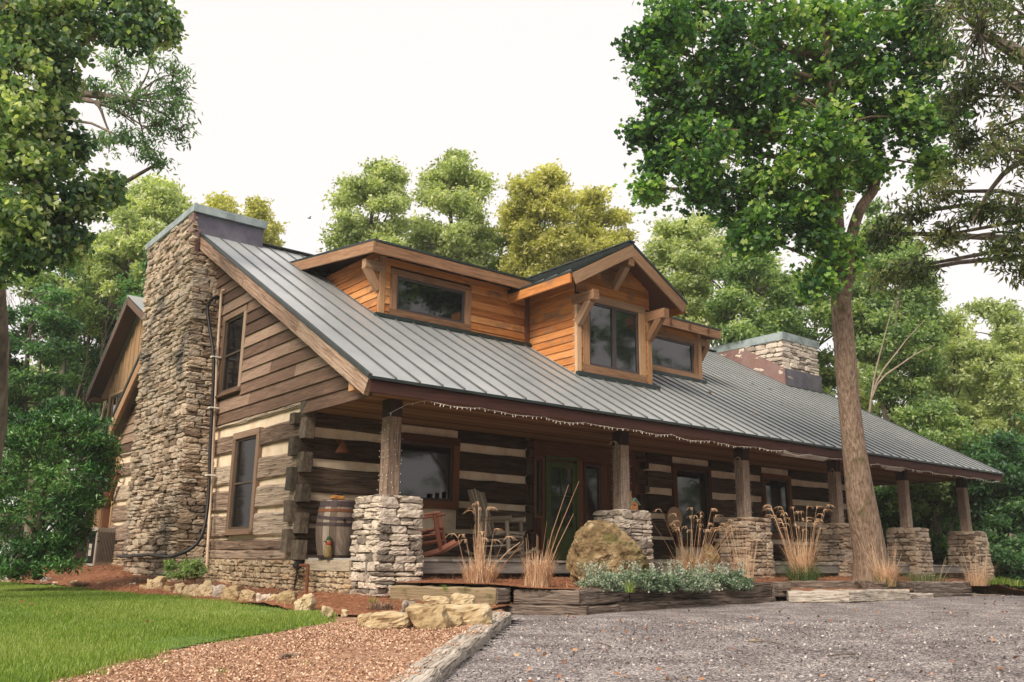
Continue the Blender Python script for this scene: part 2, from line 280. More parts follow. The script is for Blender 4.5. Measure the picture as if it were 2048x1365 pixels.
def cube_tmpl(nx, ny, nz):
    idx = {}; V = []; F = []
    def v(i, j, k):
        if (i, j, k) not in idx: idx[(i, j, k)] = len(V); V.append((2*i/nx-1, 2*j/ny-1, 2*k/nz-1))
        return idx[(i, j, k)]
    for i in range(nx):
        for j in range(ny):
            F.append([v(i, j, 0), v(i, j+1, 0), v(i+1, j+1, 0), v(i+1, j, 0)]); F.append([v(i, j, nz), v(i+1, j, nz), v(i+1, j+1, nz), v(i, j+1, nz)])
        for k in range(nz):
            F.append([v(i, 0, k), v(i+1, 0, k), v(i+1, 0, k+1), v(i, 0, k+1)]); F.append([v(i, ny, k), v(i, ny, k+1), v(i+1, ny, k+1), v(i+1, ny, k)])
    for j in range(ny):
        for k in range(nz):
            F.append([v(0, j, k), v(0, j, k+1), v(0, j+1, k+1), v(0, j+1, k)]); F.append([v(nx, j, k), v(nx, j+1, k), v(nx, j+1, k+1), v(nx, j, k+1)])
    return V, F
STONE = cube_tmpl(5, 2, 3); BIGSTONE = cube_tmpl(9, 7, 7)
def arrays_mesh(name, V, F, R=None):
    """V (n,3); F (m,k) constant-size faces; fast path"""
    me = bpy.data.meshes.new(name); n, (m, k) = len(V), F.shape
    me.vertices.add(n); me.vertices.foreach_set('co', V.astype(np.float32).ravel())
    me.loops.add(m*k); me.loops.foreach_set('vertex_index', F.astype(np.int32).ravel())
    me.polygons.add(m); me.polygons.foreach_set('loop_start', np.arange(0, m*k, k, dtype=np.int32))
    try: me.polygons.foreach_set('loop_total', np.full(m, k, dtype=np.int32))
    except Exception: pass
    me.update(calc_edges=True)
    if R is not None:
        a = me.attributes.new('rnd', 'FLOAT', 'POINT'); a.data.foreach_set('value', R.astype(np.float32))
    return me
# leaf outlines: x along the leaf (0..1), y across
LEAF = {
 'oval': ([(0, 0, 0), (.35, .27, .05), (1, 0, -.08), (.35, -.27, .05)], [[0, 1, 2, 3]]),
 'narrow': ([(0, 0, 0), (.4, .15, .04), (1, 0, -.12), (.4, -.15, .04)], [[0, 1, 2, 3]]),
 'maple': ([(0, 0, 0), (.12, .42, .02), (.42, .2, .03), (.62, .5, -.04), (1, 0, -.1), (.62, -.5, -.04), (.42, -.2, .03), (.12, -.42, .02)], [[0, 1, 2, 6], [2, 3, 4, 6], [4, 5, 6, 6], [0, 6, 7, 0]]),
 'round': ([(0, 0, 0), (.15, .38, .04), (.6, .4, 0), (1, 0, -.12), (.6, -.4, 0), (.15, -.38, .04)], [[0, 1, 2, 3], [0, 3, 4, 5]]),
}
LEAF['maple'] = (LEAF['maple'][0]+[(.27, -.31, .03), (.71, -.1, -.03)], [[0, 1, 2, 6], [2, 3, 4, 6], [0, 6, 8, 7], [4, 5, 6, 9]])
def leaf_mesh(name, P, size, shape, rv, up=.6, droop=0.0, sdev=.3, rs=NR):
    """one leaf per point of P"""
    T, F = LEAF[shape]; T = np.array(T); F = np.array(F); n = len(P); k = len(T)
    nrm = rs.normal(size=(n, 3))*.75; nrm[:, 2] += up*rs.choice([1, 1, 1, -.3], n); nrm /= np.linalg.norm(nrm, axis=1)[:, None]
    d = rs.normal(size=(n, 3)); d[:, 2] -= droop*1.5; d -= nrm*np.sum(d*nrm, 1)[:, None]; d /= np.linalg.norm(d, axis=1)[:, None]+1e-9
    b = np.cross(nrm, d); s = size*(1+sdev*rs.uniform(-1, 1, n))
    V = P[:, None, :]+s[:, None, None]*(T[None, :, 0, None]*d[:, None]+T[None, :, 1, None]*b[:, None]+T[None, :, 2, None]*nrm[:, None])
    FF = (F[None]+(np.arange(n)*k)[:, None, None]).reshape(-1, 4)
    return arrays_mesh(name, V.reshape(-1, 3), FF, np.repeat(rv, k))
def crown_points(clusters, K, n, rsub, flat=.6, rs=NR, rpow=.45):
    """clusters: (centre, radii); K sub-clumps per cluster, n leaves each"""
    P, R, S = [], [], []
    for (c, rad) in clusters:
        c = np.array(c); rad = np.array(rad) if hasattr(rad, '__len__') else np.array([rad]*3); cr = rs.uniform(0, 1)
        kk = int(K) if not callable(K) else K(rad)
        u = rs.normal(size=(kk, 3)); u /= np.linalg.norm(u, axis=1)[:, None]; q = c+u*rad*(rs.uniform(0, 1, kk)[:, None]**rpow)
        for p in q:
            r_ = rsub*rs.uniform(.6, 1.3); m = int(n*rs.uniform(.5, 1.4)); e_ = np.clip(rs.normal(size=(m, 3)), -1.9, 1.9)*r_*.5; e_[:, 2] *= flat
            P.append(p+e_); R.append(np.clip((.27*cr+.3*rs.uniform(0, 1)+.43*rs.uniform(0, 1, m)-.5)*1.45+.46, 0, 1)); S.append((c, p))
    return np.concatenate(P), np.concatenate(R), S
def bend(p0, p1, k=4, sag=.12):
    p0, p1 = Vector(p0), Vector(p1); L_ = (p1-p0).length; o = Vector((rnd.uniform(-1, 1), rnd.uniform(-1, 1), rnd.uniform(0, 1)))*L_*sag
    return [p0.lerp(p1, i/k)+o*math.sin(math.pi*i/k)+Vector((rnd.uniform(-1, 1), rnd.uniform(-1, 1), rnd.uniform(-1, 1)))*L_*.012 for i in range(k+1)]
def tree(name, label, cat, trunk, trad, clusters, K, n, rsub, size, shape, lm, bm='bark2', group=None, twigs=.5, flat=.6, droop=0, up=.6, nseg=8, extra=None, rpow=.45):
    """trunk: polyline; branches run from it to the clusters, twigs on to the clumps"""
    o = thing(name, trunk[0], label, cat, group); P, R, S = crown_points(clusters, K, n, rsub, flat, rpow=rpow)
    tb = MB(); tb.tube(trunk, trad, nseg)
    tv = [Vector(p) for p in trunk]
    for (c, rad) in clusters:
        cv = Vector(c); best = min(range(1, len(tv)), key=lambda i: (tv[i]-cv).length+max(0, tv[i].z-cv.z)*3); p0 = tv[best]
        r0 = min(trad[best]*.55, .015+.014*(cv-p0).length); tb.tube(bend(p0, cv), [r0*(1-.16*i) for i in range(5)], 5, cap=False)
    for (c, p) in S:
        if rnd.random() < twigs:
            tb.tube(bend(c, p, 2, .1), [.022*size/.12, .014*size/.12, .006], 4, cap=False)
    if extra: extra(tb)
    tb.build('trunk', M[bm], o, smooth=True)
    link('crown', leaf_mesh('crown', P, size, shape, R, up, droop), M[lm], o)
    return o
#@@PARTS
# ------------------------------------------------------------------ ground
def G(x): return -.79+.02*min(max(x, -10), 8)
def inside(x, y, P):
    c = False; n = len(P)
    for i in range(n):
        (x1, y1), (x2, y2) = P[i], P[i-1]
        if (y1 > y) != (y2 > y) and x < (x2-x1)*(y-y1)/(y2-y1)+x1: c = not c
    return c
def inside_np(X, Y, P):
    c = np.zeros(X.shape, bool); n = len(P)
    for i in range(n):
        (x1, y1), (x2, y2) = P[i], P[i-1]
        if y1 == y2: continue
        c ^= ((y1 > Y) != (y2 > Y)) & (X < (x2-x1)*(Y-y1)/(y2-y1)+x1)
    return c
def sheet(name, P, h, cell, material, wob=.012):
    xs = [p[0] for p in P]; ys = [p[1] for p in P]
    gx = np.arange(min(xs), max(xs)+cell, cell); gy = np.arange(min(ys), max(ys)+cell, cell)
    X, Y = np.meshgrid(gx, gy, indexing='ij'); Z = h(X, Y)+wob*(np.sin(X*2.1+Y*.7)+np.sin(Y*2.7-X*1.3)+np.sin(X*5+1)*np.sin(Y*4.3)*.6)
    nx, ny = X.shape; idx = np.arange(nx*ny).reshape(nx, ny)
    q = np.stack([idx[:-1, :-1], idx[1:, :-1], idx[1:, 1:], idx[:-1, 1:]], -1).reshape(-1, 4)
    cx = (X[:-1, :-1]+cell/2).ravel(); cy = (Y[:-1, :-1]+cell/2).ravel(); q = q[inside_np(cx, cy, P)]
    use, inv = np.unique(q, return_inverse=True); V = np.stack([X.ravel(), Y.ravel(), Z.ravel()], -1)[use]
    me = arrays_mesh(name, V, inv.reshape(-1, 4)); me.polygons.foreach_set('use_smooth', [True]*len(me.polygons))
    o = link(name, me, M[material]); o['kind'] = 'structure'; return o
Gn = lambda X, Y: -.79+.02*np.clip(X, -10, 8)
def h_soil(X, Y):
    fall = np.clip((X-14+.4*(-Y-3.5)*0)/10, 0, 1)*1.2+np.clip((Y-14)/25, 0, 1)*1.0
    edge = np.clip((Y+3.3+.42*(X-13))/3, 0, 1)*np.clip((X-13)/3, 0, 1)*.25
    return -.93-fall*np.clip((Y+.42*(X-13)+3.0)/4, 0, 1)-edge
sheet('ground', [(-160, -120), (220, -120), (220, 260), (-160, 260)], lambda X, Y: h_soil(X, Y), 2.0, 'soil', 0)
LOT = [(-9, -12.2), (-4.05, -6.9), (.3, -2.9), (1.0, -1.6), (8, -1.5), (12.6, -2.6), (12.8, -3.35), (13.7, -3.75), (16.5, -4.95), (24, -8.2), (34, -13), (34, -40), (-40, -40), (-40, -14)]
sheet('gravel_lot', LOT, lambda X, Y: Gn(X, Y), .25, 'gravel', .004)
RED = [(.25, -2.75), (-3.75, -6.75), (-9, -12.1), (-16, -12), (-6.6, -6.3), (-6.05, -5.9), (-4.72, -4.25), (-3.1, -3.2), (-2.2, -2.5), (-.6, -2.6)]
sheet('red_gravel_path', [(.25, -2.75), (-3.75, -6.75), (-9, -12.1), (-16, -12), (-7.5, -6.0), (-5.2, -3.4), (-3.3, -2.2), (-1.6, -1.2), (1.2, -1.2)], lambda X, Y: Gn(X, Y)+.095, .06, 'gravel_red', .006)
LAWN = [(-1.75, -1.7), (-2.3, -2.45), (-3.1, -3.1), (-4.75, -4.3), (-6.1, -5.95), (-7.2, -7.2), (-16, -11), (-40, -12), (-40, 40), (-3.6, 40), (-3.6, 14), (-2.75, 9.5), (-2.5, 5), (-2.3, 1.6), (-1.8, -.8)]
def h_lawn(X, Y): return Gn(X, Y)+.099+.09*np.clip((Y+2.5)/3.5, 0, 1)+.02*np.clip((Y-5)/10, 0, 3)
sheet('lawn', LAWN, h_lawn, .1, 'lawn', .012)
MUL = [(-1.5, -2.2), (-2.0, -.9), (-2.5, 1.6), (-2.55, 5), (-2.8, 9.5), (-3.65, 14), (-3.6, 22), (3, 22), (3, 1), (1.2, -1.7), (.3, -2.2), (-.4, -2.45), (-1.2, -2.6)]
def h_mul(X, Y):
    t = np.clip((X+2.4)/1.8, 0, 1); return -.64+.11*t+.27*np.clip((Y-4)/6, 0, 1)*np.clip((X+3.0)/1.4, 0, 1)-.12*np.clip((-Y-.3)/1.5, 0, 1)+.03*np.clip((Y-3)/10, 0, 1)
sheet('mulch_bed', MUL, h_mul, .06, 'mulch', .014)
BED = [(-.1, -.5), (.95, -1.75), (1.6, -2.45), (2.9, -2.3), (6.4, -2.4), (6.9, -2.35), (7.9, -1.0), (9.9, -1.95), (9.75, -2.55), (10.8, -2.75), (12.3, -2.95), (13, -2.9), (17, -1.9), (21.5, -1.2), (21.5, 2.2), (0, 2.2)]
sheet('step_fill', [(6.6, -2.6), (7.2, -3.3), (8.9, -3.5), (10.4, -3.0), (10.4, -1.6), (7.6, -.8), (6.8, -1.5)], lambda X, Y: -.475+0*X, .08, 'mulch', .008)
def h_bed(X, Y): return -.41+.045*np.clip(Y+2.5, 0, 3)-.09*np.clip(X-15.5, 0, 8)+.0*X
sheet('planting_bed', BED, h_bed, .07, 'mulch', .012)
def scatter(name, P, h, n, size, shape, material, label, cat, up=2, z=.01, keep=None, sdev=.4):
    xs = [p[0] for p in P]; ys = [p[1] for p in P]; X = NR.uniform(min(xs), max(xs), n*4); Y = NR.uniform(min(ys), max(ys), n*4); k = inside_np(X, Y, P)
    if keep is not None: k &= keep(X, Y)
    X, Y = X[k][:n], Y[k][:n]; Z = h(X, Y)+NR.uniform(.002, z, len(X))
    return tag(link(name, leaf_mesh(name, np.stack([X, Y, Z], -1), size, shape, NR.uniform(0, 1, len(X)), up, 0, sdev), M[material]), label, cat, kind='stuff')
LEAF['needle'] = ([(0, .03, 0), (1, .02, .02), (1, -.02, .02), (0, -.03, 0)], [[0, 1, 2, 3]])
LEAF['chip'] = ([(-.5, -.3, 0), (.3, -.45, .1), (.5, .25, .02), (-.3, .4, .12)], [[0, 1, 2, 3]])
M['needles'] = leafmat('pine_needles', [(.16, .06, .03), (.34, .15, .08), (.5, .28, .17)], f=.05, rough=.9)
M['peb'] = leafmat('pebbles', [(.1, .09, .1), (.22, .2, .21), (.34, .31, .315), (.55, .51, .5)], f=.0, rough=.9)
M['peb_red'] = leafmat('red_pebbles', [(.22, .11, .07), (.44, .26, .17), (.58, .38, .26), (.7, .54, .42)], f=.0, rough=.9)
scatter('pine_straw', MUL, h_mul, 45000, .075, 'needle', 'needles', 'loose rust coloured pine straw covering the bed beside the lawn', 'pine straw', z=.03)
scatter('bark_litter', BED, h_bed, 22000, .07, 'needle', 'needles', 'reddish needle litter on the raised bed behind the timbers', 'litter', z=.03)
near = lambda X, Y: (X+7.3)**2+(Y+12.2)**2 < 12.5**2
vis = lambda X, Y: (((X+7.3)*.627+(Y+12.2)*.779) > 4.5) & (np.abs((X+7.3)*.78-(Y+12.2)*.626) < .62*((X+7.3)*.627+(Y+12.2)*.779))
scatter('loose_gravel', LOT, lambda X, Y: Gn(X, Y), 110000, .02, 'chip', 'peb', 'loose grey stone chips over the gravel parking lot', 'gravel', up=1.2, z=.012, keep=lambda X, Y: near(X, Y) & vis(X, Y))
scatter('loose_red_gravel', RED, lambda X, Y: Gn(X, Y)+.095, 60000, .016, 'chip', 'peb_red', 'loose orange brown pebbles left of the pale edging timber', 'gravel', up=1.2, z=.014, keep=vis)
scatter('leaf_litter', LOT, lambda X, Y: Gn(X, Y), 2600, .034, 'chip', 'needles', 'tiny brown bits of leaf litter strewn over the grey gravel', 'litter', up=2, z=.02, keep=lambda X, Y: vis(X, Y) & (X < 14))
# grass: blades as narrow triangles, thick near the eye
def blades(name, P, h, n, hgt, label, keep, lean=.35, material='blade', wid=.0045):
    xs = [p[0] for p in P]; ys = [max(p[1], -9) for p in P]; X = NR.uniform(-9.5, max(xs), n*6); Y = NR.uniform(min(ys), 16, n*6)
    wx = X+.09*np.sin(X*3.1+Y*5.3)+.05*np.sin(X*9+Y*11)+NR.normal(size=len(X))*.07; k = inside_np(wx, Y+.06*np.sin(X*4.7)+NR.normal(size=len(X))*.05, P) & keep(X, Y); X, Y = X[k][:n], Y[k][:n]; m = len(X); Z = h(X, Y)-.005
    a = NR.uniform(0, 6.283, m); H = hgt*NR.uniform(.45, 1.25, m)*(.85+.25*np.sin(X*1.7+Y)*np.sin(Y*2.1)); d = np.hypot(X+7.3, Y+12.2); w = wid*(.7+d/14)
    b = np.stack([X, Y, Z], -1); s = np.stack([np.cos(a), np.sin(a), 0*a], -1)*w[:, None]; la = NR.uniform(0, 6.283, m); ll = H*lean*NR.uniform(.2, 1.6, m)
    tip = b+np.stack([np.cos(la)*ll, np.sin(la)*ll, H], -1); mid = b+np.stack([np.cos(la)*ll*.3, np.sin(la)*ll*.3, H*.6], -1)
    V = np.stack([b-s, b+s, mid+s*.7, tip, mid-s*.7], 1).reshape(-1, 3); f = np.arange(m)[:, None]*5
    F = np.concatenate([f+np.array([0, 1, 2, 4]), f+np.array([4, 2, 3, 3])], 0)
    F = np.stack([f+np.array([0, 1, 2, 4])], 1).reshape(-1, 4)
    V[3::5] = V[3::5]; Fx = f+np.array([4, 2, 3, 4])
    Vq = np.stack([b-s, b+s, tip+s*.12, tip-s*.12], 1).reshape(-1, 3); Fq = np.arange(m)[:, None]*4+np.arange(4)
    patch = .5+.5*np.sin(X*.9+1)*np.sin(Y*.8+X*.4); rv = np.clip(.35*patch+.65*NR.uniform(0, 1, m), 0, 1)
    return tag(link(name, arrays_mesh(name, Vq, Fq, np.repeat(rv, 4)), M[material]), label, 'grass', kind='stuff')
lv = lambda X, Y: (((X+7.3)*.627+(Y+12.2)*.779) > 3.2) & (((X+7.3)*.78-(Y+12.2)*.626) > -.66*((X+7.3)*.627+(Y+12.2)*.779))
blades('grass', LAWN, h_lawn, 250000, .062, 'short mown green lawn grass at the lower left', lv)

# ------------------------------------------------------------------ the house
ZE, YE, SL, YR, ZR, XL, XR = 2.628, -.872, .56389, 7.576, 7.39, -.93, 20.29
def zr(y): return ZE+SL*(y-YE)
def yr_(z): return (z-ZE)/SL+YE
RS = .72                                             # rear slope
H = thing('log_house', (-.6, 2, -.5), 'two storey log house with a long grey standing seam metal roof and stone piers', 'house')
XG, YW = -.61, 1.99
def cut(a, b, ops, z0, z1):
    iv = [(a, b)]
    for (o0, o1, q0, q1) in ops:
        if z1 <= q0+.02 or z0 >= q1-.02: continue
        nv = []
        for (s_, e_) in iv:
            if o1 <= s_ or o0 >= e_: nv.append((s_, e_)); continue
            if o0 > s_: nv.append((s_, o0))
            if o1 < e_: nv.append((o1, e_))
        iv = nv
    return iv
def logrow(mb, axis, pos, a, b, z0, z1, ops, th=.2, out=.03):
    for (s_, e_) in cut(a, b, ops, z0, z1):
        # split by openings that only touch part of the height
        n = max(2, int((e_-s_)/.35)); zc, hh = (z0+z1)/2, z1-z0+.02
        c = pos-out+th/2
        if axis == 'y': mb.beam((c, s_, zc), (c, e_, zc), th, hh, (0, 0, 1), .035, n, .014)
        else: mb.beam((s_, c, zc), (e_, c, zc), th, hh, (0, 0, 1), .035, n, .014)
WA = (3.66, 4.93, .45, 2.38)                            # lower gable window (y0,y1,z0,z1), outer trim
side_ops = [WA]
lg = MB()
for z0, z1 in [(2.57, 2.66), (2.03, 2.36), (1.40, 1.79), (.88, 1.26), (.38, .78), (.13, .31), (-.04, .13)]:
    logrow(lg, 'y', XG, YW, 12.9, z0, z1, side_ops)
lg.build('side_log_wall', M['log_side'], H)
cg = MB(); t = XG+.035
for (a, b, z0, z1) in [(YW, WA[0], -.04, 2.62), (WA[1], 12.9, -.04, 2.62), (WA[0], WA[1], -.04, WA[2]), (WA[0], WA[1], WA[3], 2.62)]:
    cg.box(t, t+.1, a, b, z0, z1, 0)
cg.build('side_chinking', M['chink'], H)
W1 = (1.12, 2.74, .93, 2.30); W2 = (9.0, 10.4, .36, 2.30); W3 = (12.5, 13.78, .62, 2.30)
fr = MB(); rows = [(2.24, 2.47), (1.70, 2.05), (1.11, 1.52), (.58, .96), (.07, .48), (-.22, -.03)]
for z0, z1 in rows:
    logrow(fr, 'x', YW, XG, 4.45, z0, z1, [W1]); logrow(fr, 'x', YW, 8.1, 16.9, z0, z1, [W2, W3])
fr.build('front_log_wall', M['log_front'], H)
cf = MB(); t = YW+.035
for (a, b, z0, z1) in [(XG+.04, W1[0], -.1, 2.46), (W1[1], 4.5, -.1, 2.46), (W1[0], W1[1], -.1, W1[2]), (W1[0], W1[1], W1[3], 2.46), (8.1, W2[0], -.1, 2.46), (W2[1], W3[0], -.1, 2.46), (W3[1], 16.9, -.1, 2.46), (W2[0], W2[1], -.1, W2[2]), (W2[0], W2[1], W2[3], 2.46), (W3[0], W3[1], -.1, W3[2]), (W3[0], W3[1], W3[3], 2.46)]:
    cf = MB() if a == 8.1 and z0 == -.1 and b == W2[0] else cf
    cf.box(a, b, t, t+.1, z0, z1, 0)
    if a == W1[0] and z0 == W1[3]: cf.build('front_chinking', M['chink'], H)
cf.build('front_chinking', M['chink'], H)
# notched corner: ends of the front logs stick out to the left, ends of the side logs to the front
en = MB()
for z0, z1 in rows[:5]: en.box(XG-.14, XG+.1, YW-.005, YW+.2, z0+.01, z1-.01, .02, seg=2, jit=.012)
for z0, z1 in [(2.37, 2.66), (2.0, 2.36), (1.42, 1.76), (.92, 1.22), (.40, .74), (-.03, .29)]: en.box(XG-.03, XG+.17, YW-.2, YW+.05, z0, z1, .02, seg=2, jit=.012)
en.build('notched_corner', M['log_end'], H)
for side in (0, 1):
  e2 = MB()
  for i, (z0, z1) in enumerate(rows[:5]):
    if side == 0: e2.box(4.45, 4.66, YW-.01, YW+.15, z0+.03, z1-.03, .02, seg=2, jit=.01); e2.box(4.47, 4.6, YW-.1, YW+.05, z0-.16, z0-.01, .02)
    else: e2.box(7.78, 8.1, YW-.01, YW+.15, z0+.03, z1-.03, .02, seg=2, jit=.01); e2.box(7.9, 8.06, YW-.12, YW+.05, z0-.16, z0-.01, .02)
  e2.build('notched_corner', M['log_front'], H)
# plain walls closing the box
for q in ((16.8, 16.92, YW, 12.9), (XG+.2, 16.79, 12.8, 12.92)): MB().box(*q, -.3, 2.6, 0).build('inner_wall', M['red_brown'], H)
cb = MB(); cb.box(4.6, 8.1, YW+.12, YW+.2, 0, 2.47, 0)
cb.build('inner_wall', M['red_brown'], H)
# upper gables
for name, X, mt in (('gable_wall', XG+.05, 'siding'), ('gable_wall', 19.85, 'siding')):
    b = MB(); d = .1
    b.poly([(X, -.3, 2.47), (X, 12.9, 2.47), (X, 12.9, ZR-RS*(12.9-YR)-d), (X, YR, ZR-d), (X, -.3, zr(-.3)-d)], .06, (1, 0, 0)); b.build(name, M[mt], H)
UA = (4.80, 6.05, 3.27, 5.03)
sd_ = MB(); z = 2.42; i = 0
while z < 7.1:
    hgt = .235+(i % 3)*.008; y0 = max(-.42, yr_(z+hgt+.16)); y1 = min(12.9, YR+(ZR-.16-z-hgt)/RS)
    if z < 2.55: y1 = 1.88
    if y1 > y0+.1:
        for (s_, e_) in cut(y0, y1, [UA], z, z+hgt):
            # boards butt at random joints
            js = sorted([s_, e_]+([s_+(e_-s_)*rnd.uniform(.3, .7)] if e_-s_ > 2.5 else []))
            for k in range(len(js)-1):
                a = Vector((XG-.016, js[k], z+hgt/2)); b = Vector((XG-.016, js[k+1]-.004, z+hgt/2))
                sd_.beam(a, b, .03, hgt+.02, (.13, 0, 1), .004, max(1, int((js[k+1]-js[k])/.8)), .004)
    z += hgt; i += 1
sd_.build('gable_siding', M['siding'], H)
# the roof: two slabs, raised seams
def slab(p, th): # p = 4 corners, top surface, extruded down
    return MB().poly([Vector(q) for q in p], th, (0, 0, -1))
rf = slab([(XL, YE, zr(YE)), (XR, YE, zr(YE)), (XR, YR, ZR), (XL, YR, ZR)], .03)
rf.poly([(XL, YR+.004, ZR), (XR, YR+.004, ZR), (XR, 13.4, ZR-RS*(13.4-YR)), (XL, 13.4, ZR-RS*(13.4-YR))], .03, (0, 0, -1))
n = Vector((0, -SL, 1)).normalized(); x = XL+.02
roof_o = rf.build('metal_roof', M['roof'], H); rf = MB()
while x < XR:
    rf.beam(Vector((x, YE-.012, zr(YE-.012)))+n*.014, Vector((x, YR, ZR))+n*.014, .016, .034, n, .002); x += .425
rf.build('standing_seams', M['seam'], roof_o)
MB().box(XL-.02, XR+.02, YR-.12, YR+.12, ZR+.005, ZR+.05, .02).build('ridge_cap', M['dark_metal'], H)
de = MB().box(XL-.015, XR+.015, YE-.02, YE+.01, ZE-.05, ZE-.002, .003)
de.beam((XL-.012, YE, zr(YE)-.004), (XL-.012, YR, ZR-.004), .03, .06, n, .004); de.beam((XR+.012, YE, zr(YE)-.004), (XR+.012, YR, ZR-.004), .03, .06, n, .004)
de.beam((XL-.012, 13.4, ZR-RS*(13.4-YR)-.02), (XL-.012, YR, ZR-.02), .03, .1, (0, RS, 1), .004)
de.build('roof_edge_trim', M['dark_metal'], H)
rk = MB(); a, b = Vector((XL+.045, YE+.03, zr(YE+.03))), Vector((XL+.045, YR-.1, zr(YR-.1)))
for (t0, t1) in ((0, .3), (.3005, .62), (.6205, 1)): rk.beam(a.lerp(b, t0)-n*.19, a.lerp(b, t1)-n*.19, .08, .28, n, .012, 8, .007)
rk.build('rake_board', M['rake'], H)
MB().beam((XR-.05, YE+.03, zr(YE)-.12), (XR-.05, YR, ZR-.13), .05, .2, n, .01).build('rake_board', M['rake'], H)
b = MB(); nb = Vector((0, RS, 1)).normalized(); b.beam(Vector((XL+.045, YR, ZR))-nb*.2, Vector((XL+.045, 13.4, ZR-RS*(13.4-YR)))-nb*.2, .1, .26, nb, .012, 8, .007); b.build('rake_board', M['cedar_grey'], H)
MB().box(XL+.02, XR-.02, YE+.02, YE+.06, 2.385, 2.575, .004, seg=10, jit=.002).build('fascia', M['fascia'], H)
bk = MB().box(XG-.26, XG-.02, -.28, -.1, 2.5, 2.74, .01); bk.build('beam_end', M['cedar_pale'], H)
pc = MB(); y = YE+.07; i = 0
while y < 1.95:
    pc.box(XG+.04, 20.2, y, y+.128, 2.478, 2.5, .003); y += .13
y = 1.97
while y < 8: pc.box(16.95, 20.2, y, y+.128, 2.478, 2.5, .003); y += .13
pc.build('porch_ceiling', M['ceiling'], H)
# rake soffit keeps light out of the overhang
MB().poly([(XL+.09, YE+.1, zr(YE+.1)-.2), (XG, YE+.1, zr(YE+.1)-.2), (XG, YR, ZR-.2), (XL+.09, YR, ZR-.2)], .02, (0, 0, 1)).build('rake_soffit', M['red_brown'], H)
# deck
dk = MB(); x = -.42
while x < 20.1: dk.box(x, x+.137, -.2, YW, -.035, 0, .004); x += .14
dk.build('porch_floor', M['deck'], H)
rb = MB().box(-.44, 20.1, -.18, -.14, -.22, -.04, .005, seg=12, jit=.004); rb.build('rim_board', M['deck'], H)
MB().box(-.47, -.43, .3, 1.82, -.20, -.03, .005, seg=4, jit=.003).build('rim_board', M['rim_pale'], H)
# ---------------------------------------------------------------- stonework
def panel(mb, P00, P10, P11, P01, nrm, rh=.105, lmin=.14, lmax=.42, dep=.07, prot=.028, ends=.03, gap=.006):
    """rows of rubble over the quad P00-P10 (bottom) P01-P11 (top), facing nrm"""
    P00, P10, P11, P01, nrm = map(Vector, (P00, P10, P11, P01, nrm)); hgt = ((P01-P00).length+(P11-P10).length)/2; v = 0
    while v < hgt-.02:
        h_ = rh*rnd.uniform(.62, 1.5); h_ = min(h_, hgt-v)
        if hgt-v-h_ < .04: h_ = hgt-v
        t = (v+h_/2)/hgt; A, B = P00.lerp(P01, t), P10.lerp(P11, t); w = (B-A).length; ux = (B-A).normalized(); uz = ux.cross(nrm)*-1
        if uz.z < 0: uz = -uz
        s_ = -ends
        while s_ < w+ends-.01:
            l_ = rnd.uniform(lmin, lmax)
            if w+ends-s_-l_ < lmin*.7: l_ = w+ends-s_
            # sometimes two thin stones share the height
            if h_ > rh*1.1 and rnd.random() < .35:
                k = rnd.uniform(.35, .65); parts = [(-(1-k)*h_/2, k*h_), (k*h_/2, (1-k)*h_)]
            else: parts = [(0, h_)]
            for (dz, hh) in parts:
                pr = rnd.uniform(-.012, prot); zz = dz+rnd.uniform(-.008, .008)
                mb.stone(A+ux*(s_+l_/2)+uz*zz+nrm*(pr-dep/2+.012), ux, nrm, uz, l_/2-gap*rnd.uniform(.4, 1.8), dep/2+.02, hh/2-gap*rnd.uniform(.2, 1.2), .1, 7)
            s_ += l_
        v += h_
def pier(name, px, zb, zt=.93, w=.36, bat=.0):
    o = MB(); wb = w+bat
    c = MB(); c.poly([(px-w+.03, -w+.03, zt-.03), (px+w-.03, -w+.03, zt-.03), (px+w-.03, w-.03, zt-.03), (px-w+.03, w-.03, zt-.03)], zt-zb, (0, 0, -1)); core = c.build(name, M['mortar'], H)
    for (s0, s1, nn) in (((-1, -1), (1, -1), (0, -1, 0)), ((-1, 1), (-1, -1), (-1, 0, 0)), ((1, -1), (1, 1), (1, 0, 0))):
        panel(o, (px+s0[0]*wb, s0[1]*wb, zb), (px+s1[0]*wb, s1[1]*wb, zb), (px+s1[0]*w, s1[1]*w, zt), (px+s0[0]*w, s0[1]*w, zt), nn, rh=.1, lmin=.16, lmax=.42, prot=.035)
    for i in range(3):
        for j in range(3): o.stone((px+(i-1)*.24+rnd.uniform(-.02, .02), (j-1)*.24, zt-.01), (1, 0, 0), (0, 1, 0), (0, 0, 1), .135, .135, .03, .12, 5)
    o.build('pier_stones', M['stone' if px < 8 else 'stone_tan'], core); return core
PX = [0, 5.213, 9.033, 12.72, 16.035, 19.451]; PB = [-.72, -.42, -.42, -.42, -.45, -.85]
for i, px in enumerate(PX):
    pier('stone_pier', px, PB[i], bat=.03 if i < 5 else .09)
    p = MB(); q = .118; top = 2.2
    p.box(px-q, px+q, -q, q, .93, top, .012, seg=8, jit=.004); po = p.build('porch_post', M['post'], H)
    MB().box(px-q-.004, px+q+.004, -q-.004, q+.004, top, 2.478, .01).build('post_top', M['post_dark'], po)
    # fine wire mesh wound round each post
    wr = MB(); z = 1.0; a = 0; k = 0
    while z < top-.02:
        z2 = z+.26+rnd.uniform(-.05, .05); e_ = q+.006; s4 = [(px-e_, e_), (px-e_, -e_), (px+e_, -e_), (px+e_, e_)]
        wr.tube([(s4[j][0], s4[j][1], z+(z2-z)*j/4) for j in range(4)], .0018, 4); z = z2
    wr.build('wire_wrap', M['iron'], po)
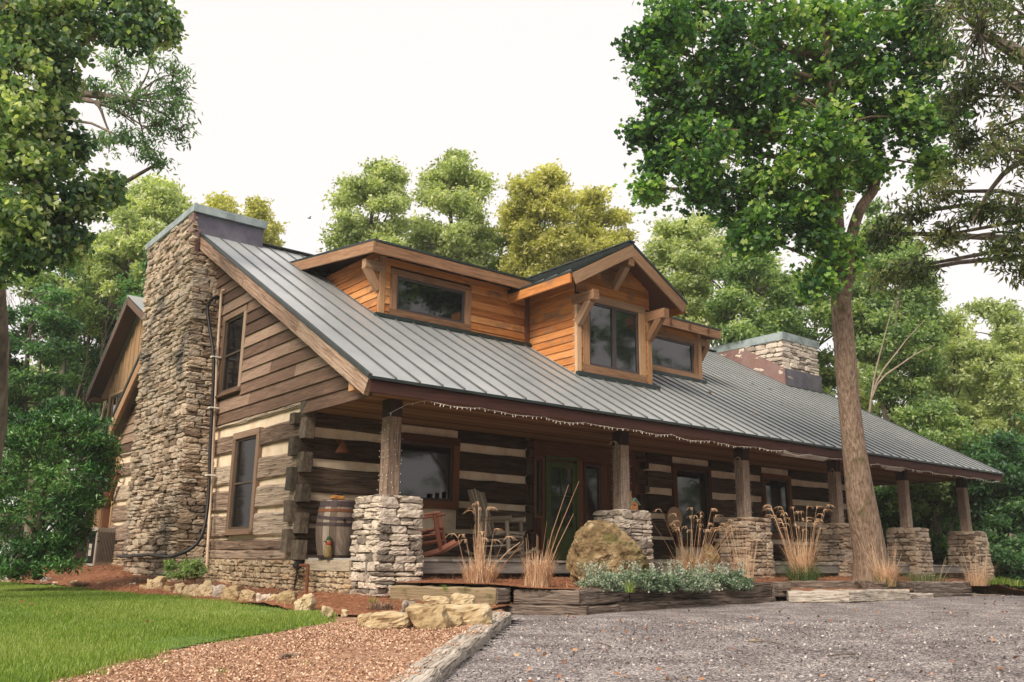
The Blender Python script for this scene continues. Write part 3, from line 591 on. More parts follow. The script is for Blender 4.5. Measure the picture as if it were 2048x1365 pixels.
# foundation under the deck and side wall
fd = MB(); panel(fd, (XG-.01, 6.0, -.62), (XG-.01, YW-.1, -.66), (XG-.01, YW-.1, -.04), (XG-.01, 6.0, -.04), (-1, 0, 0), .085, .1, .3)
panel(fd, (XG-.01, 12.9, -.6), (XG-.01, 9.2, -.6), (XG-.01, 9.2, -.04), (XG-.01, 12.9, -.04), (-1, 0, 0), .1, .12, .34)
fd.build('stone_foundation', M['stone_yel'], H); fd = MB(); panel(fd, (-.42, 1.9, -.75), (-.42, .3, -.8), (-.42, .3, -.2), (-.42, 1.9, -.2), (-1, 0, 0), .085, .1, .28)
panel(fd, (XG-.05, YW-.1, -.7), (-.4, YW-.12, -.7), (-.4, YW-.12, -.15), (XG-.05, YW-.1, -.05), (0, -1, 0), .085, .1, .2)
fd.build('stone_foundation', M['stone_yel'], H)
fd = MB(); panel(fd, (.3, .12, -.6), (20, .12, -.75), (20, .12, -.2), (.3, .12, -.2), (0, -1, 0), .1, .2, .6); fd.build('stone_foundation', M['stone_tan'], H)
fc = MB().box(XG+.02, XG+.2, YW, 12.9, -.9, -.04, 0).box(-.4, -.3, .2, YW, -.9, -.18, 0).box(-.3, 20, .16, .3, -1.1, -.22, 0).box(XG+.21, 16.9, 12.7, 12.9, -1.5, -.3, 0); fc.build('foundation_mortar', M['mortar'], H)
# left chimney
sec = [(-.5, -1.24, 5.85, 9.15), (2.4, -1.2, 6.15, 9.55), (5.6, -1.18, 6.62, 9.9), (6.7, -1.13, 7.1, 10.3), (7.7, -1.06, 7.32, 10.65)]
cc = MB(); cs = MB()
for k in range(len(sec)-1):
    (z0, x0, f0, b0), (z1, x1, f1, b1) = sec[k], sec[k+1]; i_ = .04
    xi = -.55 if z1 < 6 else .5
    if k == 3: f0 = 7.3
    vs = [(x0+i_, f0+i_, z0), (xi, f0+i_, z0), (xi, b0-i_, z0), (x0+i_, b0-i_, z0), (x1+i_, f1+i_, z1), (xi, f1+i_, z1), (xi, b1-i_, z1), (x1+i_, b1-i_, z1)]
    cc.add(vs, [[0, 3, 2, 1], [4, 5, 6, 7], [0, 1, 5, 4], [1, 2, 6, 5], [2, 3, 7, 6], [3, 0, 4, 7]])
    f0 = sec[k][2]
    panel(cs, (x0, b0, z0), (x0, f0, z0), (x1, f1, z1), (x1, b1, z1), (-1, 0, 0), .095, .2, .58, prot=.055, dep=.09)
    if z1 < 6.8: panel(cs, (x0, f0, z0), (XG+.06, f0, z0), (XG+.06, f1, z1), (x1, f1, z1), (0, -1, 0), .105, .16, .42, prot=.05, dep=.09)
ch = cc.build('stone_chimney', M['mortar'], H); cs.build('chimney_stones', M['stone_tan'], ch)
# shaped cap and copper flashing
MB().box(-1.15, .63, 7.2, 10.75, 7.7, 7.885, .01).build('chimney_cap', M['patina'], ch)
MB().box(-1.06, .57, 7.27, 10.6, 6.7, 7.69, .006).build('chimney_flashing', M['copper_dk'], ch)
MB().box(-1.13, -1.064, 7.26, 7.52, 6.72, 7.69, .006).box(-1.13, -.94, 7.235, 7.256, 6.72, 7.3, .004).build('corner_flashing', M['copper'], ch)
# right chimney
cx0, cx1, cy0, cy1 = 18.0, 20.03, 4.77, 8.0
ch = MB().box(cx0+.04, cx1-.04, cy0+.04, cy1-.04, 2.5, 7.4, 0).build('stone_chimney', M['mortar'], H)
cs = MB(); panel(cs, (cx0, cy1, 6.3), (cx0, cy0, 5.9), (cx0, cy0, 7.36), (cx0, cy1, 7.36), (-1, 0, 0), .13, .25, .6, prot=.05); panel(cs, (cx0, cy0, 6.0), (cx1, cy0, 6.0), (cx1, cy0, 7.36), (cx0, cy0, 7.36), (0, -1, 0), .13, .25, .6, prot=.05)
cs.build('chimney_stones', M['stone'], ch)
MB().box(cx0-.08, cx1+.08, cy0-.08, cy1+.1, 7.34, 7.61, .01).build('chimney_cap', M['patina'], ch)
b = MB(); b.poly([(cx0-.075, cy0-.075, zr(cy0)-.1), (cx0-.075, cy0-.075, zr(cy0)+.53), (cx0-.075, 6.35, 7.33), (cx0-.075, cy1, 7.33), (cx0-.075, cy1, 7.0)], .03, (1, 0, 0)); b.build('chimney_flashing', M['copper'], ch)
MB().box(cx0-.045, cx1+.06, cy0-.08, cy0-.05, 5.7, 6.35, .005).build('chimney_flashing', M['copper_dk'], ch)
MB().box(cx0-.2, cx1+.15, cy0-.2, cy0-.09, zr(cy0-.2)+.002, zr(cy0-.2)+.05, .005).build('saddle_flashing', M['dark_metal'], ch)
# ---------------------------------------------------------------- windows
class Wall:
    """local frame on a wall: a along it, z up, d outward"""
    def __init__(s, kind, pos): s.k, s.p = kind, pos
    def box(s, mb, a0, a1, z0, z1, d0, d1, ch=.004, **k):
        if s.k == 'front': mb.box(a0, a1, s.p-d1, s.p-d0, z0, z1, ch, **k)
        else: mb.box(s.p-d1, s.p-d0, a0, a1, z0, z1, ch, **k)
        return mb
def window(wall, a0, a1, z0, z1, tw, trim, sash, glass, parent, rails=(), mull=(), sill=None, tdep=(-.06, .045), name='window', sl=.045, headw=None, side_trim=None):
    m = MB(); h = headw or tw; A, B = tdep
    wall.box(m, a0, a1, z1-h, z1, A, B+.004); wall.box(m, a0, a1, z0, z0+tw*(1 if sill is None else .5), A, B+.003)
    if side_trim is None:
        wall.box(m, a0, a0+tw, z0+.002, z1-h, A, B); wall.box(m, a1-tw, a1, z0+.002, z1-h, A, B)
    w = m.build(name, M[trim], parent) if parent is H or parent.parent is None else m.build(name+'_frame', M[trim], parent)
    par = w if parent is H else parent
    if side_trim is not None:
        
        for q0 in (a0, a1-tw): wall.box(MB(), q0, q0+tw, z0+.002, z1-h, A, B) and None; m = MB(); wall.box(m, q0, q0+tw, z0+.002, z1-h, A, B); m.build('side_trim', M[side_trim], par)
    if sill is not None:
        m = MB(); wall.box(m, a0-.03, a1+.03, z0-.045, z0, A, B+.06); m.build('window_sill', M[sill], par)
    i0, i1, j0, j1 = a0+tw, a1-tw, z0+tw*(1 if sill is None else .5), z1-h
    m = MB(); D = (-.035, .012)
    wall.box(m, i0, i0+sl, j0, j1, *D); wall.box(m, i1-sl, i1, j0, j1, *D); wall.box(m, i0+sl, i1-sl, j0, j0+sl, *D); wall.box(m, i0+sl, i1-sl, j1-sl, j1, *D)
    for q in rails: wall.box(m, i0+sl, i1-sl, j0+(j1-j0)*q-sl*.45, j0+(j1-j0)*q+sl*.45, D[0], D[1]-.004)
    for q in mull: wall.box(m, i0+(i1-i0)*q-sl, i0+(i1-i0)*q+sl, j0+sl, j1-sl, D[0], D[1]+.002)
    m.build('sash', M[sash], par)
    m = MB(); cutm = [0]+list(mull)+[1]
    for k in range(len(cutm)-1):
        wall.box(m, i0+(i1-i0)*cutm[k]+sl*.9, i0+(i1-i0)*cutm[k+1]-sl*.9, j0+sl*.9, j1-sl*.9, -.028, -.02, 0)
    m.build('pane', M[glass], par)
    return w
SW, FW_ = Wall('side', XG), Wall('front', YW)
window(SW, WA[0], WA[1], WA[2], WA[3], .13, 'brown_trim', 'screen', 'glass_side', H, rails=(.5,), sill='brown_trim', tdep=(-.09, .05))
window(SW, UA[0], UA[1], UA[2], UA[3], .13, 'brown_trim', 'screen', 'glass_side', H, rails=(.5,), sill='brown_trim', tdep=(-.09, .05))
for (a0, a1, z0, z1) in (W1, W2, W3):
    window(FW_, a0, a1, z0, z1, .15 if a0 < 5 else .12, 'red_brown', 'screen', 'glass_in', H, rails=() if a0 < 5 else (), tdep=(-.09, .05))
# entry: red brown boards, sidelights, green door
en = MB(); y0 = YW
for (a, b, z0, z1) in [(4.68, 8.0, 2.12, 2.47), (4.9, 5.04, 0, 2.12), (5.9, 6.1, 0, 2.12), (6.66, 6.84, 0, 2.12), (4.68, 4.9, 0, .85), (6.1, 6.66, 0, .7)]: en.box(a, b, y0+.02, y0+.1, z0, z1, .004)
x = 6.84
while x < 7.9: en.box(x, x+.145, y0+.03, y0+.1, 0, 2.12, .006); x += .15
en.build('entry_boards', M['red_brown'], H)
for a0, a1, z0 in ((4.68, 4.92, .85), (6.1, 6.66, .7)): window(Wall('front', y0+.02), a0, a1, z0, 2.12, .05, 'red_brown', 'screen', 'glass_in', H, tdep=(-.06, .02), name='sidelight')
d0, d1 = 5.046, 5.862
dr = MB(); dy0, dy1 = y0+.0, y0+.045
for (a, b, z0, z1) in [(d0, d0+.1, .02, 2.05), (d1-.1, d1, .02, 2.05), (d0+.1, d1-.1, 1.93, 2.05), (d0+.1, d1-.1, .02, .2), (d0+.1, d1-.1, .6, .7)]: dr.box(a, b, dy0, dy1, z0, z1, .005)
dr.box(d0+.1, d1-.1, dy0+.015, dy1, .2, .6, .003); dr.box((d0+d1)/2-.012, (d0+d1)/2+.012, dy0+.01, dy1-.01, .7, 1.93, .003); dr.box(d0+.1, d1-.1, dy0+.01, dy1-.01, 1.33, 1.355, .003)
do = dr.build('front_door', M['green'], H)
MB().box(d0+.1, d1-.1, dy0+.025, dy0+.032, .7, 1.93, 0).build('pane', M['glass_in'], do)
MB().tube([(d1-.06, dy0-.05, .95), (d1-.06, dy0, .95)], .012).lathe([(.0, -.02), (.026, -.01), (.026, .01), (0, .02)], (d1-.06, dy0-.055, .95), 10).build('handle', M['iron'], do)
MB().box(d0-.05, d0-.002, y0-.02, y0+.06, 0, 2.1, .004).box(d1+.002, d1+.06, y0-.02, y0+.06, 0, 2.1, .004).box(d0-.05, d1+.06, y0-.02, y0+.06, 2.1, 2.16, .004).build('door_frame', M['green'], H)
# ---------------------------------------------------------------- dormers
def cheek_boards(mb, x, y0, ztop, zb, nx, rise=0):
    z = zb
    while z < ztop(y0)+.3:
        y1 = min(yr_(z+.19)+.1, 6.6); ye = y1
        if y1 > y0+.05 and z < ztop(y0):
            mb.beam((x+nx*.012, y0, z+.087), (x+nx*.012, ye, z+.087), .026, .185, (-nx*.14, 0, 1), .003, max(1, int((ye-y0)/.7)), .002)
        z += .165
def front_boards(mb, a, b, z0, z1, y, ops=()):
    z = z0
    while z < z1-.02:
        hh = min(.165, z1-z)
        for (s_, e_) in cut(a, b, ops, z, z+hh): mb.beam((s_, y-.012, z+hh/2), (e_, y-.012, z+hh/2), .026, hh+.018, (0, .14, 1), .003, max(1, int((e_-s_)/.7)), .002)
        z += .165
SHZ = lambda y: 6.15+.137*(y-2.4)
def shed(x0, x1, wx0, wx1, y, win, left):
    d = MB().box(wx0+.03, wx1-.03, y+.075, 6.4, 3.6, SHZ(y)-.3, 0).build('shed_dormer', M['red_brown'], H)
    f = MB(); front_boards(f, wx0+.1, wx1-.06, zr(y)-.05, SHZ(y)-.22, y, [win]); 
    cheek_boards(f, wx0+.02 if left else wx1-.02, y+.03, lambda q: SHZ(q)-.2, zr(y)-.1, -1 if left else 1); f.build('cedar_siding', M['cedar'], d)
    c = MB(); q = .14
    cp = wx0 if left else wx1-q
    c.box(cp, cp+q, y-.04, y+.1, zr(y)-.1, SHZ(y)-.2, .008)
    c.build('corner_post', M['cedar_pale'], d)
    # rafter ends
    r = MB(); x = wx0+.5
    while x < wx1-.1: r.beam((x, y-.4, SHZ(y-.4)-.15), (x, y, SHZ(y)-.15), .07, .13, (0, 0, 1), .006); x += .75
    r.build('rafter_tail', M['red_brown'], d)
    rs = MB(); rs.poly([(x0, 2.4, SHZ(2.4)), (x1, 2.4, SHZ(2.4)), (x1, 6.6, SHZ(6.6)), (x0, 6.6, SHZ(6.6))], .045, (0, 0, -1)); rs.build('dormer_roof', M['dark_metal'], d)
    s_ = MB(); s_.poly([(x0+.05, 2.45, SHZ(2.45)-.05), (x1-.05, 2.45, SHZ(2.45)-.05), (x1-.05, 6.5, SHZ(6.5)-.05), (x0+.05, 6.5, SHZ(6.5)-.05)], .03, (0, 0, -1)); s_.build('dormer_soffit', M['red_brown'], d)
    fa = MB(); fa.box(x0+.045, x1-.045, 2.41, 2.455, 5.87, 6.1, .006, seg=6, jit=.002)
    xs = x0+.022 if left else x1-.022
    fa.beam((xs, 2.41, SHZ(2.41)-.165), (xs, 6.5, SHZ(6.5)-.165), .045, .23, (0, 0, 1), .006, 6, .002)
    fa.build('fascia', M['cedar_grey'], d)
    br = MB(); s1 = -1 if left else 1; xp = cp+.07
    br.beam((xp, y+.03, 5.78), (xp+s1*.42, y+.03, 5.78), .15, .19, (0, 0, 1), .008)
    br.beam((xp+s1*.36, y+.03, 5.72), (xp+s1*.06, y+.03, 5.3), .13, .15, (s1, 0, 1), .008); br.build('bracket', M['cedar_grey'], d)
    window(Wall('front', y), win[0], win[1], win[2], win[3], .165, 'cedar_grey', 'sash', 'glass', d, tdep=(-.08, .04), sl=.055, headw=.13)
    MB().box(wx0-.1, wx1+.05, y-.13, y-.03, zr(y-.1)+.0, zr(y-.03)+.05, .01).build('flashing', M['dark_metal'], d)
    return d
shed(.86, 6.3, 1.3, 5.3, 2.9, (1.55, 3.60, 4.78, 5.80), True)
MB().box(5.12, 5.26, 2.84, 2.96, 4.6, 5.85, .008).build('corner_board', M['red_brown'], H)
shed(6.6, 11.66, 7.6, 11.22, 2.78, (8.75, 11.06, 4.70, 5.80), False)
# gable dormer
gx, gh, gy, gf = 6.44, 1.18, 1.325, .72
GZ = lambda x: 6.94-.575*abs(x-gx)
d = MB().poly([(gx-gh+.03, gy+.075, 3.7), (gx+gh-.03, gy+.075, 3.7), (gx+gh-.03, gy+.075, GZ(gx+gh)-.2), (gx, gy+.075, 6.7), (gx-gh+.03, gy+.075, GZ(gx-gh)-.2)], 5, (0, 1, 0)).build('gable_dormer', M['red_brown'], H)
f = MB(); gw = (5.45, 7.42, 3.9, 5.72); z = zr(gy)-.06
while z < 6.74:
    lim = lambda q: max(0, min(gh-.03, (6.94-.13-q)/.575))
    h0, h1 = lim(z), lim(z+.165)
    if z > gw[3]-.1 and h0 > .05:
        zz = max(z, gw[3]-.04); h0 = lim(zz); f.poly([(gx-h0, gy-.03, zz), (gx+h0, gy-.03, zz), (gx+h1, gy-.012, z+.163), (gx-h1, gy-.012, z+.163)], .02, (0, 1, 0))
    elif z <= gw[3]-.1:
        for (s_, e_) in cut(gx-h0, gx+h0, [gw], z, z+.165): f.beam((s_, gy-.012, z+.083), (e_, gy-.012, z+.083), .026, .183, (0, .14, 1), .003)
    z += .165
cheek_boards(f, gx-gh+.02, gy+.03, lambda q: GZ(gx-gh)-.2, zr(gy)-.1, -1); f.build('cedar_siding', M['cedar'], d)
for s1 in (-1, 1):
    cp = gx+s1*(gh-.07); MB().box(cp-.07, cp+.07, gy-.05, gy+.1, zr(gy)-.1, 5.62, .008).build('corner_post', M['cedar_pale'], d)
for s1 in (-1, 1):
    r = MB(); xe = gx+s1*1.83
    nn = Vector((s1*.575, 0, 1)).normalized()
    r.poly([(gx, gf, GZ(gx)), (xe, gf, GZ(xe)), (xe, 6.6, GZ(xe)), (gx, 6.6, GZ(gx))] if s1 > 0 else [(xe, gf, GZ(xe)), (gx, gf, GZ(gx)), (gx, 6.6, GZ(gx)), (xe, 6.6, GZ(xe))], .05, (0, 0, -1))
    y = gf+.02
    while y < 6: r.beam(Vector((gx, y, GZ(gx)))+nn*.012, Vector((xe, y, GZ(xe)))+nn*.012, .02, .028, nn, .003); y += .425
    r.build('dormer_roof', M['dark_metal'], d)
    r = MB(); r.poly([(gx, gf+.05, GZ(gx)-.06), (xe-s1*.04, gf+.05, GZ(xe-s1*.04)-.06), (xe-s1*.04, 5, GZ(xe-s1*.04)-.06), (gx, 5, GZ(gx)-.06)], .03, (0, 0, -1)); r.build('dormer_soffit', M['red_brown'], d)
    r = MB(); a, b = Vector((gx, gf+.03, GZ(gx))), Vector((xe, gf+.03, GZ(xe))); r.beam(a-nn*.185-(b-a).normalized()*(.06 if s1 > 0 else -.0)*0, b-nn*.185, .05, .25, nn, .008, 5, .002); r.build('rake_fascia', M['cedar_grey'], d)
    r = MB(); r.box(min(xe-s1*.05, xe), max(xe-s1*.05, xe), gf+.06, 5, GZ(xe)-.26, GZ(xe)-.055, .006, seg=5, jit=.002); r.build('eave_fascia', M['cedar'], d)
for (bx, bz) in ((gx-gh+.07, 5.5), (gx+gh-.07, 5.5), (gx, 6.5)):
    br = MB(); br.beam((bx, gy+.1, bz), (bx, gf+.02, bz), .17, .22, (0, 0, 1), .01)
    br.beam((bx, gf+.2, bz-.08), (bx, gy-.02, bz-.52), .15, .17, (0, -1, 1), .01); br.build('bracket', M['cedar_grey'], d)
MB().box(gx-.09, gx+.09, gf-.02, 6.6, 6.925, 6.965, .01).build('ridge_cap', M['dark_metal'], d)
window(Wall('front', gy), gw[0], gw[1], gw[2], gw[3], .2, 'cedar_grey', 'sash', 'glass', d, mull=(.5,), tdep=(-.06, .04), sl=.06, headw=.17, side_trim='cedar_pale')
MB().box(gx-gh-.05, gx+gh+.12, gy-.16, gy-.05, zr(gy-.16)+.004, zr(gy-.05)+.06, .01).build('flashing', M['dark_metal'], d)
# ---------------------------------------------------------------- rear wing
w = MB().poly([(.2, 12.9, -1), (.2, 17.95, -1), (.2, 17.95, 5.35), (.2, 15.2, 7.45), (.2, 12.9, 6.35)], 6, (1, 0, 0)).build('rear_wing', M['batten'], H)
r = MB()
for (ya, za, yb, zb) in ((15.2, 7.7, 18.75, 5.1), (15.2, 7.7, 12.6, 6.42)):
    p = [(-.3, ya, za), (6.5, ya, za), (6.5, yb, zb), (-.3, yb, zb)]
    r.poly(p if yb < ya else p[::-1], .06, (0, 0, -1))
    y_ = Vector((0, yb-ya, zb-za)).normalized()
r.build('wing_roof', M['roof'], w)
r = MB()
for (ya, za, yb, zb) in ((15.2, 7.7, 18.75, 5.1), (15.2, 7.7, 12.6, 6.42)): r.beam((-.28, ya, za-.16), (-.28, yb, zb-.16), .04, .24, (0, 0, 1), .005)
r.box(-.3, .14, 18.55, 18.6, 4.86, 5.12, .004); r.build('rake_board', M['soffit'], w)
r = MB()
for (ya, za, yb, zb) in ((15.2, 7.6, 18.7, 5.03), (15.2, 7.6, 12.7, 6.35)): r.poly([(-.26, ya, za), (.15, ya, za), (.15, yb, zb), (-.26, yb, zb)], .02, (0, 0, -1))
r.poly([(-.26, 17.8, 4.9), (.15, 17.8, 4.9), (.15, 18.6, 4.9), (-.26, 18.6, 4.9)], .02, (0, 0, -1)); r.build('soffit', M['soffit'], w)
r = MB(); y = 13.1
while y < 17.9: r.box(.17, .2, y, y+.05, -1, 5.2 if y > 17.5 else (7.3-.74*abs(y-15.2) if y > 15.2 else 7.3-.48*abs(y-15.2))-.1, .003); y += .42
r.build('batten', M['batten'], w)
window(Wall('side', .17), 15.6, 17.6, 3.4, 5.0, .1, 'batten', 'sash', 'glass', w, mull=(.5,), tdep=(-.03, .04))
# rear porch posts behind the chimney
for (y, tp) in ((13.05, 3.1), (14.6, 2.6)):
    r = MB().box(-.85, -.67, y-.09, y+.09, -.5, tp, .01, seg=4, jit=.003); r.beam((-.76, y, 1.2), (-.76, y-.8, 2.1), .1, .1, (0, 1, 1), .01); r.build('rear_porch_post', M['red_brown'], H)
# ---------------------------------------------------------------- things on and round the house
def wallpipe():
    o = MB(); pts = [(-.7, 5.6, -.35), (-.7, 5.74, 1.1), (-.7, 5.88, 2.45), (-.7, 6.12, 4.3), (-.7, 6.2, 5.55), (-.7, 6.16, 5.64), (-.66, 6.1, 5.64)]
    o.tube(pts, .028, 8); return o.build('conduit_pipe', M['pipe'], H)
wallpipe()
hs = thing('line_hose', (-.9, 6, -.3), 'thick black insulated hose running down beside the tall stone chimney and along its foot', 'hose')
o = MB(); pts = [(-.62, 6.35, 5.5), (-.8, 6.3, 5.5), (-.88, 6.46, 5.3), (-.86, 6.28, 4.8), (-.82, 5.98, 4.1), (-.8, 5.86, 3.14), (-.8, 5.74, 2.1), (-.82, 5.54, 1.1), (-.92, 5.38, .5), (-1.1, 5.3, .2), (-1.34, 5.5, .03), (-1.38, 6.1, 0), (-1.38, 7.1, .03), (-1.38, 8.3, 0), (-1.3, 9.6, 0)]
def smooth(pts, k=4):
    P = [np.array(p, float) for p in pts]; out_ = []
    for i in range(len(P)-1):
        p0, p1, p2, p3 = P[max(i-1, 0)], P[i], P[i+1], P[min(i+2, len(P)-1)]
        for j in range(k):
            t = j/k; out_.append(.5*((2*p1)+(-p0+p2)*t+(2*p0-5*p1+4*p2-p3)*t*t+(-p0+3*p1-3*p2+p3)*t**3))
    return out_+[P[-1]]
o.tube(smooth(pts), .036, 8); o.build('hose', M['rubber'], hs, smooth=True)
for (z, y) in ((4.1, 5.98), (3.0, 5.85), (1.6, 5.66)): MB().box(-.87, -.68, y-.06, y+.06, z-.015, z+.015, .004).build('clamp', M['white'], hs)
# air conditioners behind the chimney
def ac(loc, rz, label, w=.86, d=.34, h=1.0):
    t = thing('air_conditioner', loc, label, 'air conditioner', 'outdoor air conditioning units'); x, y, z = loc
    b = MB().box(x-w/2, x+w/2, y-d/2, y+d/2, z+.06, z+h, .02).build('cabinet', M['hvac'], t)
    g = MB()
    for i in range(14): g.box(x-w/2-.012, x-w/2-.002, y-d/2+.03+i*(d-.06)/14, y-d/2+.04+i*(d-.06)/14, z+.12, z+h-.08, .001)
    for i in range(18): g.box(x-w/2+.06+i*.043, x-w/2+.068+i*.043, y-d/2-.012, y-d/2-.002, z+.15, z+h-.1, .001)
    g.build('grille', M['rubber'], t); MB().box(x-w/2-.03, x-w/2-.014, y-.06, y+.06, z+.3, z+.6, .005).build('valve_cover', M['hvac'], t)
    MB().box(x-w/2+.1, x-w/2+.16, y-d/2-.02, y+d/2+.02, z, z+.06, .004).box(x+w/2-.16, x+w/2-.1, y-d/2-.02, y+d/2+.02, z, z+.06, .004).build('foot', M['iron'], t)
    t.rotation_euler = (0, 0, rz); return t
p = at(208, 1137, 22.6); ac((p[0], p[1], p[2]), .35, 'grey air conditioning unit beside the foot of the stone chimney')
p = at(160, 1139, 23.8); ac((p[0], p[1], p[2]), .35, 'grey air conditioning unit half hidden behind the evergreen bush', h=.95)
# leaning offcuts
t = thing('wood_offcut', tuple(at(300, 1140, 19.2)), 'two grey wooden offcuts leaning against the foot of the chimney', 'wood')
for i, (px, L_) in enumerate(((303, .55), (318, .38))):
    a, b = at(px-6, 1142+i, 18.9), at(px+18-i*4, 1115+i*9, 19.4); MB().beam(a, b, .16, .07, (0, 0, 1), .006).build('board', M['deck'], t)
# wall lamp on the porch
t = thing('wall_lamp', (.1, 1.97, 1.9), 'rusty barn style lamp on the dark logs above the barrel', 'lamp')
o = MB(); o.lathe([(.05, 0), (.05, .04)], (.1, 1.93, 1.98), 12); o.tube([(.1, 1.95, 2.0), (.1, 1.86, 2.03), (.1, 1.8, 2.0), (.1, 1.79, 1.97)], .014, 8); o.build('arm', M['rust'], t)
MB().lathe([(.03, .14), (.045, .1), (.06, .08), (.13, -.06), (.13, -.07), (.11, -.065), (.04, .07)], (.1, 1.79, 1.86), 20).build('lamp_shade', M['rust'], t, smooth=False)
# barrel
bc = (-.22, 1.22, 0)
t = thing('wooden_barrel', bc, 'grey oak barrel with rusty hoops standing at the left end of the porch', 'barrel')
o = MB(); NS = 18
def br_(z): return .285+.06*math.sin(math.pi*min(max(z/.93, 0), 1))
for i in range(NS):
    a0, a1 = 2*math.pi*i/NS+.004, 2*math.pi*(i+1)/NS-.004; vs, wc, fs = [], [], []; ro = rnd.random()*30
    for j in range(9):
        z = .92*j/8; R = br_(z)
        for a in (a0, (a0+a1)/2, a1): vs.append((bc[0]+R*math.cos(a), bc[1]+R*math.sin(a), z)); wc.append((ro+z, a*R, ro))
    for j in range(8):
        for q in range(2): fs.append([j*3+q, j*3+q+1, (j+1)*3+q+1, (j+1)*3+q])
    o.add(vs, fs, wc)
o.lathe([(.26, .87), (.0, .87)], bc, 24); o.build('staves', M['stave'], t)
for (z, hh, ti, mt) in ((.02, .05, 0, 'iron'), (.55, .05, .02, 'iron'), (.68, .05, .06, 'iron'), (.755, .045, 0, 'rust'), (.86, .085, 0, 'iron')):
    vs, fs = [], []; N = 32
    for j in range(2):
        for i in range(N):
            a = 2*math.pi*i/N; zz = z+(j-.5)*hh+ti*math.sin(a+.4); R = br_(zz)+.008; vs.append((bc[0]+R*math.cos(a), bc[1]+R*math.sin(a), zz))
    for i in range(N): fs.append([i, (i+1) % N, N+(i+1) % N, N+i])
    MB().add(vs, fs).__class__; q = MB(); q.add(vs, fs); q.build('hoop', M[mt], t)
MB().tube([(bc[0]-.06, bc[1]-.325, .6), (bc[0]-.066, bc[1]-.352, .6)], .024, 12).build('bung_hole', M['rubber'], t)
MB().tube([(bc[0], bc[1], .84), (bc[0], bc[1], .93)], .265, 24).build('lid', M['iron'], t)
t = thing('wooden_caddy', (bc[0]-.02, bc[1], .93), 'small orange wooden block with a handle lying on the barrel lid', 'caddy')
MB().stone((bc[0]-.05, bc[1]-.06, .965), (1, 0, 0), (0, 1, 0), (0, 0, 1), .11, .07, .04, .05, 7).build('block', mat('orange_wood', [(.4, .17, .04), (.6, .3, .09)], nscale=20, bump=.5), t)
q = MB(); q.tube([(bc[0]-.04, bc[1]+.06, .93), (bc[0]-.04, bc[1]+.06, 1.04)], .008, 6).tube([(bc[0]+.1, bc[1]+.06, .93), (bc[0]+.1, bc[1]+.06, 1.04)], .008, 6).tube([(bc[0]-.04, bc[1]+.06, 1.04), (bc[0]+.1, bc[1]+.06, 1.04)], .02, 8); q.build('handle', M['iron'], t)
# small garden figurine: stocky bird in a red scarf and green hat
fx, fy = -.5, .95
t = thing('figurine', (fx, fy, 0), 'small garden figurine with a green hat and red scarf standing beside the barrel', 'figurine')
MB().lathe([(.05, 0), (.062, .03), (.065, .1), (.05, .18), (.03, .23)], (fx, fy, 0), 14).build('body', mat('figurine_tan', [(.1, .08, .03), (.3, .22, .1)], nscale=30), t, smooth=True)
MB().lathe([(.03, 0), (.043, .02), (.043, .05), (.02, .075)], (fx, fy, .225), 12).build('head', mat('figurine_face', [(.25, .17, .1), (.35, .25, .15)]), t, smooth=True)
MB().tube([(fx-.04, fy, .25), (fx-.1, fy-.01, .262)], [.02, .004], 8).build('beak', mat('figurine_beak', [(.1, .09, .04), (.15, .13, .05)]), t)
MB().lathe([(.045, 0), (.05, .015), (.04, .03)], (fx, fy, .205), 14).build('scarf', mat('red_scarf', [(.3, .02, .015), (.4, .04, .03)]), t)
MB().lathe([(.055, 0), (.05, .012), (.034, .015), (.03, .045), (.0, .055)], (fx, fy, .285), 14).build('hat', mat('green_hat', [(.02, .05, .015), (.04, .08, .03)]), t)
# spigot
t = thing('water_spigot', (-.75, 1.7, -.6), 'black water spigot with a rusty pipe at the corner of the stone foundation', 'spigot')
q = MB(); q.tube([(-.66, 1.5, -.62), (-.66, 1.3, -.62), (-.66, 1.3, -.12)], .028, 8).tube([(-.66, 1.62, -.12), (-.66, 1.3, -.12)], .025, 8); q.build('pipe', M['rust'], t)
q = MB(); q.tube([(-.66, 1.75, -.12), (-.66, 1.6, -.12)], .055, 10).tube([(-.66, 1.68, -.2), (-.66, 1.68, -.06)], .035, 8).tube([(-.66, 1.68, -.2), (-.68, 1.7, -.45), (-.68, 1.72, -.66)], .016, 8).box(-.73, -.59, 1.66, 1.7, -.06, -.045, .004); q.build('valve', M['rubber'], t)
